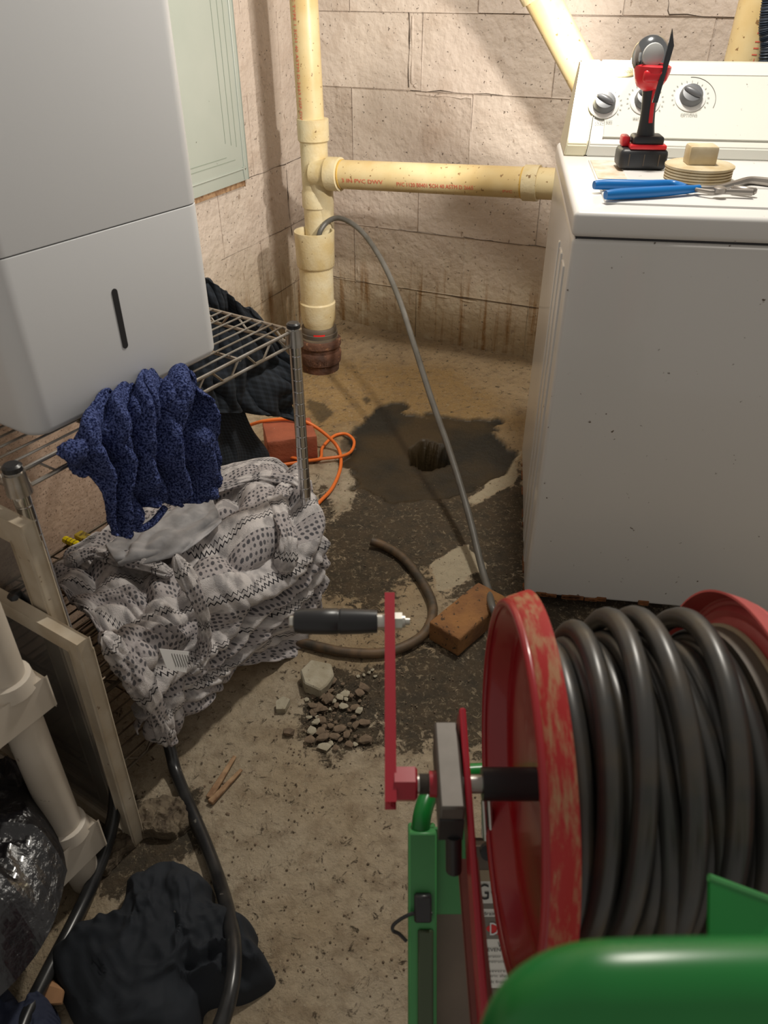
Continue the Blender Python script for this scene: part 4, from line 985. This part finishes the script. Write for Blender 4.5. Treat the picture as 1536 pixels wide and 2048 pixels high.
rock(onz(578, 1468), .014, 5, M['chip'], .7, 'dirt_clod', 'brown crumbly clod of dirt left below the rubble heap', 'stone')
rock(onz(312, 1646), .017, 8, M['shell'], .5, 'ridged_shard', 'pale ridged shard on the dirt beside the cream frame', 'stone')
rock(onz(373, 1640), .009, 9, M['shell'], .5, 'pale_pebble', 'tiny pale pebble touching the black hose near the dirt pile', 'stone')
rnd = random.Random(11); spots = []
for k in range(58):
    for tr in range(30):
        u, v = rnd.gauss(675, 34), rnd.gauss(1432, 36)
        if not (612 < u < 730 and 1362 < v < 1500): continue
        if u > 690 and v < 1440 and rnd.random() < .6: continue
        if all((u-a)**2+(v-b)**2 > 11**2 for a, b in spots): break
    spots.append((u, v)); p = onz(u, v)
    rock(p, rnd.choice((.006, .008, .010, .014, .018)), 100+k, M['chip'] if k % 4 else M['stone'], rnd.uniform(.18, .35), 'rubble_chip', 'broken chip of concrete in the shallow rubble heap on the floor', 'rubble', 'rubble chips heaped on the floor', zoff=rnd.uniform(0, .004))
for k, (u, v) in enumerate([(738, 1345), (728, 1350), (745, 1340), (716, 1352), (750, 1352)]):
    rock(onz(u, v), .006, 300+k, M['stone'], .4, 'rubble_chip', 'little pale chip just above the rubble heap near the red crank arm', 'rubble', 'pale chips by the crank arm')
for k in range(16):
    u, v = rnd.uniform(395, 480), rnd.uniform(1560, 1700)
    rock(onz(u, v), rnd.uniform(.003, .006), 400+k, M['chip'], .4, 'debris_chip', 'small dark flake of debris right of the black hose on the floor', 'debris', 'dark flakes right of the black hose')
bm = B(); bmd = B(); rr_ = random.Random(77)
for k in range(900):
    u, v = rr_.uniform(420, 1040), rr_.uniform(950, 2000)
    if u < 640 and v < 1480: u += 240
    if rr_.random() < .35: u, v = rr_.gauss(680, 60), rr_.gauss(1430, 55)
    p = onz(u, v); s = rr_.uniform(.0008, .0024)
    r = bmesh.ops.create_icosphere(bm, subdivisions=1, radius=s)
    for q in r['verts']: q.co = Vector((q.co.x*rr_.uniform(.7, 1.4), q.co.y, q.co.z*.6)) + p + Z_*.0005
bmd.free()
tag(obj('scattered_grit', bm, M['chip'], auto=180), 'fine grit scattered over the concrete floor', 'grit', kind='stuff')
# splinters
for i, (a, b, w_, m, lb) in enumerate((((418, 1597), (468, 1512), .014, 'wood', 'long split wood splinter on the floor right of the black hose'), ((423, 1608), (484, 1540), .013, 'wood', 'darker wood splinter lying against the longer one'))):
    pa_, pb_ = onz(*a, .006), onz(*b, .006); d = (pb_-pa_); bm = B(); box(bm, (pa_+pb_)/2+Z_*.001*i, d, Z_.cross(d), Z_, d.length, w_, .008, .0015, 1)
    for v in bm.verts:
        t = (v.co-pa_).dot(d)/d.length_squared; v.co += Z_.cross(d).normalized()*(.004*math.sin(t*5+i*2))
        if t > .9: v.co = v.co.lerp(pb_, .5)
    tag(obj('wood_splinter', bm, M['wood']), lb, 'wood')
dp = heap('dirt_pile', [onz(u, v) for u, v in ((285, 1625), (330, 1600), (378, 1605), (388, 1650), (355, 1672), (290, 1680), (235, 1730), (200, 1752), (196, 1720), (240, 1672))], .010, M['soil'], 91, fr=22, amp=.010)
dp['kind'] = 'stuff'; tag(dp, 'low heap of dark loose dirt at the foot of the cream frame', 'dirt', kind='stuff')

# ------------------------------------------------------------------ jetter cart with hose reel
AX = Vector((0, .438, .648)); XR = Vector((1, 0, 0))
def ap(x, dy=0., dz=0.): return AX + Vector((x, dy, dz))
jc = thing('drain_jetter_cart', 'green-framed drain jetter cart with red hose reel and crank in the right foreground', 'hose reel cart', (.18, .30, 0))
def flange(name, x, sgn, m, mrim):
    # sgn -1: outer face looks to -X
    s = sgn
    dp_ = .026 if s < 0 else .008
    pr = [(x-s*dp_, .014), (x-s*dp_, .147), (x-s*(dp_-.004), .153), (x-s*.006, .159), (x-s*.001, .163), (x, .167), (x-s*.003, .1705)]
    # dish: outward side first then back with thickness
    k = [(a - s*.0022, r-.0005) for a, r in reversed(pr)]
    bm = B(); lathe(bm, Vector((0, AX.y, AX.z)), XR, pr + k, 96, cap=False); fl_ = obj(name, bm, m, reel)
    bm = B(); pr2 = [(x-s*.002, .1695), (x-s*.005, .1725), (x-s*.022, .178), (x-s*.0225, .176), (x-s*.006, .1700), (x-s*.002, .1695)]
    lathe(bm, Vector((0, AX.y, AX.z)), XR, pr2, 96, cap=False); obj('rim_lip', bm, mrim, fl_, label='worn rim with paint rubbed to bare orange')
    bm = B(); P = [Vector((x-s*.001, AX.y+.166*math.cos(a), AX.z+.166*math.sin(a))) for a in [2*math.pi*i/96 for i in range(96)]]; tube(bm, P, .0042, 10, closed=True); obj('rim_bead', bm, m, fl_)
    return fl_
bm = B(); cyl(bm, ap(.1435), ap(.319), .088, 48); reel = obj('reel_drum', bm, M['rubber'], jc)
flL = flange('left_flange', .114, -1, M['red'], M['wornred']); flL.name = 'reel_flange'
flR = flange('right_flange', .330, 1, M['pink'], M['pink']); flR.name = 'reel_flange'  # right flange and its lip: lighter red, light put into the colour
bm = B(); lathe(bm, ap(.3005), XR, [(0, .12), (0, .141), (.012, .1435), (.0125, .12)], 64, cap=False); dc = obj('drum_collar', bm, M['rubber'], reel)
bm = B(); lathe(bm, ap(.3130), XR, [(0, .1435), (.001, .1465), (.004, .1465), (.005, .142)], 64, cap=False); obj('collar_edge', bm, M['tan'], dc)
# shaft
bm = B(); cyl(bm, ap(.09), ap(.1405), .0150, 28); obj('shaft_sleeve', bm, M['black'], jc)
bm = B(); cyl(bm, ap(.030), ap(.092), .0085, 20); obj('shaft', bm, M['steel'], jc)
bm = B(); pr = []
for k in range(6): pr += [(k*.0016, .0098), (k*.0016+.0008, .0086)]
lathe(bm, ap(.0325), XR, pr, 20); obj('shaft_thread', bm, M['steelb'], jc)
bm = B(); lathe(bm, ap(.0415), XR, [(0, .0115), (.012, .0125)], 20); obj('red_boss', bm, M['redarm'], jc)
# crank
cd = Vector((0, math.cos(math.radians(44)), math.sin(math.radians(44))))  # replaced below by sight line
tipc = onpl(779, 1212, (.006, 0, 0), (1, 0, 0)) ; root = ap(.006)
# the arm turns in the plane x = .006: take the direction whose tip lies 0.185 m from the axis on the sight line
best = None
for k in range(0, 360):
    a = math.radians(k*.5-20); q = root + Vector((0, math.cos(a), math.sin(a)))*.185
    dz_ = q.z-H; dpt = q.y*cp-dz_*sp; upv = q.y*sp+dz_*cp; vv_ = 1024-F*upv/dpt
    if best is None or abs(vv_-1212) < best[0]: best = (abs(vv_-1212), a)
a = best[1]; tipd = Vector((0, math.cos(a), math.sin(a))); tip = root + tipd*.175
pd = tipd.cross(XR)
bm = B(); box(bm, root.lerp(tip, .5), tipd, XR, pd, .175+.034, .0055, .026, .0025, 2)
ca_o = obj('crank_arm', bm, M['redarm'], jc)
bm = B(); lathe(bm, ap(.0095), XR, [(0, .0), (0, .0165), (.019, .0165), (.021, .014), (.021, 0.001)], 6, cap=False); obj('hex_nut', bm, M['redarm'], ca_o)
th_ = tip - tipd*.008
bm = B(); lathe(bm, th_+XR*(-.101), XR, [(0, .006), (.002, .0115), (.010, .0132), (.030, .0138), (.046, .0138), (.047, .0130), (.049, .0130), (.050, .0138), (.070, .0132), (.088, .0120), (.0885, .006)], 28); obj('handle_grip', bm, M['black'], ca_o, label='black rubber crank handle')
bm = B(); lathe(bm, th_+XR*(-.106), XR, [(0, .003), (.0015, .006), (.006, .0065)], 14); obj('end_screw', bm, M['zinc'], ca_o); bm = B(); lathe(bm, th_+XR*(-.013), XR, [(0, .0085), (.010, .0085)], 14); obj('end_washer', bm, M['zinc'], ca_o)
bm = B(); lathe(bm, th_+XR*.004, XR, [(0, .0095), (.009, .0095)], 6); lathe(bm, th_+XR*.013, XR, [(0, .007), (.003, .0068), (.0035, .004), (.008, .0038)], 14); obj('lock_nut', bm, M['zinc'], ca_o)
# bearing block with bolt hole
bm = B(); bc_ = Vector((.059, .443, .650)); box(bm, bc_, XR, Y_, Z_, .022, .094, .046, .002, 1); bb_ = obj('bearing_block', bm, M['steelb'], jc)
bm = B(); lathe(bm, Vector((.059, .478, .6725)), Z_, [(0, .0048), (.0004, .0048)], 18); obj('bolt_hole', bm, M['seam'], bb_)
bm = B(); box(bm, Vector((.059, .3958, .642)), XR, Y_, Z_, .022, .002, .03, .0005, 1); obj('shaded_end', bm, M['black'], bb_)  # thin black plate painting the shade on the block's front face
bm = B(); cyl(bm, Vector((.062, .399, .63)), Vector((.064, .392, .585)), .0075, 14); obj('bolt', bm, M['black'], bb_)
# red arm running toward the operator, with a dusty top flange
arA, arB = Vector((.0745, .500, .672)), Vector((.080, .20, .548)); ad = (arB-arA).normalized(); an = ad.cross(XR)
bm = B(); box(bm, arA.lerp(arB, .5), ad, XR, an, (arB-arA).length, .006, .036, .0015, 1); ra = obj('reel_arm', bm, M['redarm'], jc)
fa, fb = dep(932, 1714, .745), dep(968, 2120, .60)
bm = B(); fdv = (fb-fa).normalized(); box(bm, fa.lerp(fb, .5)+Vector((.002, 0, -.004)), fdv, XR, fdv.cross(XR), (fb-fa).length, .020, .004, .001, 1); obj('arm_flange', bm, M['armface'], ra)
# mirror arm on the far side
bm = B(); box(bm, arA.lerp(arB, .5)+XR*.31, ad, XR, an, (arB-arA).length, .006, .036, .0015, 1); obj('reel_arm', bm, M['redarm'], jc)
bm = B(); cyl(bm, ap(.33), ap(.42), .0085, 18); obj('shaft', bm, M['steel'], jc)
# green columns: lean toward the operator going down
CDN = Vector((0, -sp, -cp))   # slope of the cart frame
CNR = Vector((0, -cp, sp))
def fr_(x, d, v): return Vector((x, 0, 0)) + Vector((0, 0, H)) + Vector((0, cp, -sp))*d + CDN*((v-1024)/F*d)
for xx in (.0425, .40):
    topq, botq = fr_(xx, .86, 1655), fr_(xx, .86, 1655) + CDN*.60
    L0 = (0 - topq.z)/CDN.z; botq = topq + CDN*L0
    bm = B(); box(bm, topq.lerp(botq, .5), CDN, XR, CNR, L0, .031, .031, .002, 1); g1 = obj('frame_post', bm, M['greenl'], jc)
    if xx < .1:
        bm = B(); box(bm, topq + CDN*.048 + XR*.024, CDN, XR, CNR, .096, .05, .006, .001, 1); obj('gusset_plate', bm, M['greenl'], g1)
        bm = B(); box(bm, topq + CDN*.080 + CNR*.019, CDN, XR, CNR, .030, .019, .010, .002, 1); sb = obj('strap_buckle', bm, M['black'], g1)
        bm = B(); q = topq + CDN*.086 + CNR*.02; tube(bm, smoothpath([q+XR*.010, q-XR*.012, q-XR*.030+CDN*.010, q-XR*.033+CDN*.018, q-XR*.026+CDN*.022, q-XR*.018+CDN*.030], 5), .002, 7); obj('strap_tail', bm, M['black'], sb)
        bm = B(); box(bm, topq + CDN*(.10+(L0-.10)/2)+CNR*.017+XR*.003, CDN, XR, CNR, L0-.11, .017, .006, .002, 1); obj('shade_strip', bm, mat('dark_olive', (.05, .075, .035), .5), g1)  # added dark olive strip standing in for shade on the post
bm = B(); tq = fr_(.0425, .86, 1655); tube(bm, smoothpath([tq+CDN*.02+XR*-.002, tq-CDN*.012, tq-CDN*.030+XR*.010-CNR*.02, tq-CDN*.042+XR*.030-CNR*.04, tq-CDN*.046+XR*.10-CNR*.05, tq-CDN*.046+XR*.36-CNR*.05, tq-CDN*.02+XR*.358-CNR*.02, tq+CDN*.02+XR*.358], 7), .0105, 16); obj('top_hoop', bm, M['green'], jc)
# body plate with labels
pc0 = fr_(0, .885, 1024)
def bp_(x, v, o=0.): return fr_(x, .885, v) + CNR*o
ptop, pbot = 1700, 2330
c_ = (bp_(.20, ptop)+bp_(.20, pbot))/2; ln = (bp_(0, pbot)-bp_(0, ptop)).length
bm = B(); box(bm, c_ - CNR*.012, XR, CDN, CNR, .31, ln, .024, .004, 2); bpl = obj('body_plate', bm, M['metalpl'], jc)
def lab(name, u0, u1, v0, v1, m, off, parent): 
    x0, x1 = (u0-768)/F*.885, (u1-768)/F*.885; bm = B(); c = (bp_((x0+x1)/2, v0)+bp_((x0+x1)/2, v1))/2 + CNR*off
    box(bm, c, XR, CDN, CNR, x1-x0, (bp_(0, v1)-bp_(0, v0)).length, .0006); return obj(name, bm, m, parent, smooth=False)
l1 = lab('rating_label', 955, 1090, 1762, 1806, M['labelw'], .0006, bpl); lab('label_band', 955, 1090, 1806, 1817, M['labelg'], .0007, bpl); lab('label_band', 955, 1090, 1740, 1762, M['tan'], .0006, bpl)
l2 = lab('warning_label', 955, 1090, 1838, 1975, M['labelw'], .0005, bpl); lab('label_band', 955, 1090, 1833, 1877, M['labelg'], .0010, l2); lab('label_band', 955, 1090, 1817, 1833, M['labelw'], .0006, bpl)
lt = lambda s, u, v, wd, sz, m, p, off=.0016: text('label_print', s, sz, m, p, bp_((u-768)/F*.885, v, off), XR, -CDN, fit=wd)
lt('GO-50', 1006, 1784, .060, .026, M['bulb'], l1); lt('drain cleaner', 1000, 1826, .040, .006, M['bulb'], l1)
bm = B(); poly = []
x0, x1 = (972-768)/F*.885, (1095-768)/F*.885
for k in range(28):
    a_ = 2*math.pi*k/28; poly.append(bp_((x0+x1)/2 + (x1-x0)/2*math.cos(a_), 1856+ -15*math.sin(a_), .0014))
prism(bm, poly, CNR, .0004); obj('danger_oval', bm, M['redlabel'], l2, smooth=False)
text('danger_word', 'DANGER', .021, M['whitep'], l2, bp_((1032-768)/F*.885, 1857, .0022), XR, -CDN, fit=.062)
lt('WARNING', 1025, 1888, .034, .009, M['bulb'], l2); lt('PREVENT INJURY', 1005, 1898, .050, .006, M['bulb'], l2)
for k, v in enumerate((1911, 1921, 1940, 1950, 1962)): lt(('Operator must read', 'all instructions first', 'or severe injury,', 'electric shock may', 'result from misuse')[k], 1004, v, .048, .0048, M['greytext'], l2)
# steel latch between arm and flange
for k, (u, v0, v1) in enumerate(((967, 1600, 1680), (978, 1595, 1675))):
    bm = B(); a_, b_2 = dep(u, v0, .84), dep(u+5, v1, .84); cyl(bm, a_, b_2, .003, 8); obj('latch_rod', bm, M['steel'], jc)
bm = B(); box(bm, dep(974, 1645, .845), XR, CDN, CNR, .010, .030, .004, .001, 1); obj('latch_plate', bm, M['steel'], jc)
bm = B(); lathe(bm, dep(975, 1700, .86), CNR, [(0, .009), (.008, .009)], 16); obj('latch_knob', bm, M['black'], jc)
# handle
hpth = [dep(1900, 1990, .262), dep(1536, 1986, .262), dep(1280, 1990, .262), dep(1165, 2000, .264), dep(1085, 2040, .27), dep(1040, 2120, .285), dep(1010, 2260, .32), Vector((.082, .175, .62)), Vector((.082, .19, .555))]
bm = B(); tube(bm, smoothpath(hpth, 10), .0172, 28); obj('push_handle', bm, M['green'], jc)
bm = B(); hx = dep(1536, 1986, .262).x; tube(bm, smoothpath([hpth[0], hpth[0]+XR*.04, hpth[0]+XR*.08+Vector((0, .02, -.03)), Vector((.395, .175, .62)), Vector((.392, .19, .555))], 8), .0172, 22); obj('push_handle', bm, M['green'], jc)
# green guard plate right of the hose
gp = [dep(1415, 1752, .50), dep(1560, 1806, .50), dep(1560, 1990, .47), dep(1412, 1990, .47)]
bm = B(); prism(bm, gp, CNR, .004); obj('guard_plate', bm, M['green'], jc)
bm = B(); cyl(bm, gp[0]+CNR*.002, gp[1]+CNR*.002, .0026, 8); obj('guard_edge', bm, M['greenl'], jc)
# lower pump parts glimpsed beneath the reel
bm = B(); box(bm, dep(1133, 1905, .72), XR, CDN, CNR, .026, .06, .02, .004, 2); obj('green_bracket', bm, M['greenl'], jc)
bm = B(); cyl(bm, dep(1170, 1835, .74), dep(1185, 1880, .74), .012, 14); cyl(bm, dep(1215, 1825, .74), dep(1255, 1890, .74), .006, 12); obj('brass_fitting', bm, M['brass'], jc)
bm = B(); box(bm, dep(1215, 1880, .78), XR, CDN, CNR, .09, .06, .05, .006, 2); obj('pump_block', bm, M['steelb'], jc)
# wheels
for xx in (.005, .437):
    bm = B(); lathe(bm, Vector((xx-.02, .60, .10)), XR, [(0, .03), (0, .085), (.006, .1), (.034, .1), (.04, .085), (.04, .03)], 36); 
    if xx > .1: obj('wheel', bm, M['rubber'], jc)
    else: bm.free()
bm = B(); cyl(bm, Vector((.06, .42, .24)), Vector((.40, .42, .24)), .012, 14); obj('cross_tube', bm, M['green'], jc)

# jetter hose: turns on the drum and the length that runs to the cleanout
jh = thing('jetter_hose', 'grey-black jetter hose wound on the red reel and running into the open cleanout', 'hose', tuple(ap(.23, 0, 0)))
HR = .0098
def turn(x, r, wob, sh=(0, 0), tilt=0., m=M['hose'], name='hose_turn', ell=0.):
    bm = B(); n = 72; P = []
    for k in range(n):
        a = 2*math.pi*k/n
        P.append(Vector((x + tilt*math.cos(a-.6) + wob*math.sin(2*a+x*90), AX.y + r*math.cos(a)+sh[0], AX.z + r*math.sin(a)*(1+ell)+sh[1])))
    tube(bm, P, HR, 12, closed=True); obj(name, bm, m, jh)
n1_ = 9
for k in range(n1_): turn(.150+k*.0197, .104, .0)
xs_ = [.152, .171, .190, .209, .228, .247, .266, .285]
for k, x in enumerate(xs_): turn(x, .1235+.0015*(k % 2), .0008, tilt=.002)
for k, (x, r, sy, sz, tl_) in enumerate(((.170, .1345, .006, .008, .010), (.196, .1400, .010, .018, .014), (.230, .1405, .010, .020, .005), (.266, .1400, .010, .018, .012))):
    turn(x, r, .001, (sy*.6, sz*.6), tl_, name='loose_turn')
turn(.214, .1335, .002, (0, -.004), -.006); turn(.250, .1335, .002, (0, -.004), -.010); turn(.2885, .1320, .001, (0, 0), .002)
lead = [ap(.24, .09, -.070), ap(.26, .20, -.22), Vector((.33, .80, .14)), Vector((.335, 1.02, .03)), onz(1035, 1275, .02), onz(1003, 1250, .035), onz(985, 1215, .066), dep(977, 1180, 1.86), dep(962, 1130, 1.93), dep(935, 1020, 2.04), dep(900, 905, 2.15), dep(860, 790, 2.27), dep(825, 680, 2.39), dep(795, 590, 2.48), dep(760, 515, 2.57), dep(722, 462, 2.64), dep(683, 437, 2.69), dep(656, 443, 2.71), Vector((-.228, 2.79, .515)), Vector((-.236, 2.795, .45))]
bm = B(); tube(bm, smoothpath(lead, 10), .0090, 14); obj('hose_lead', bm, mat('grey_hose', (.115, .11, .10), .4, 0, (.08, .075, .065), 20), jh, label='single grey length arching into the cleanout')
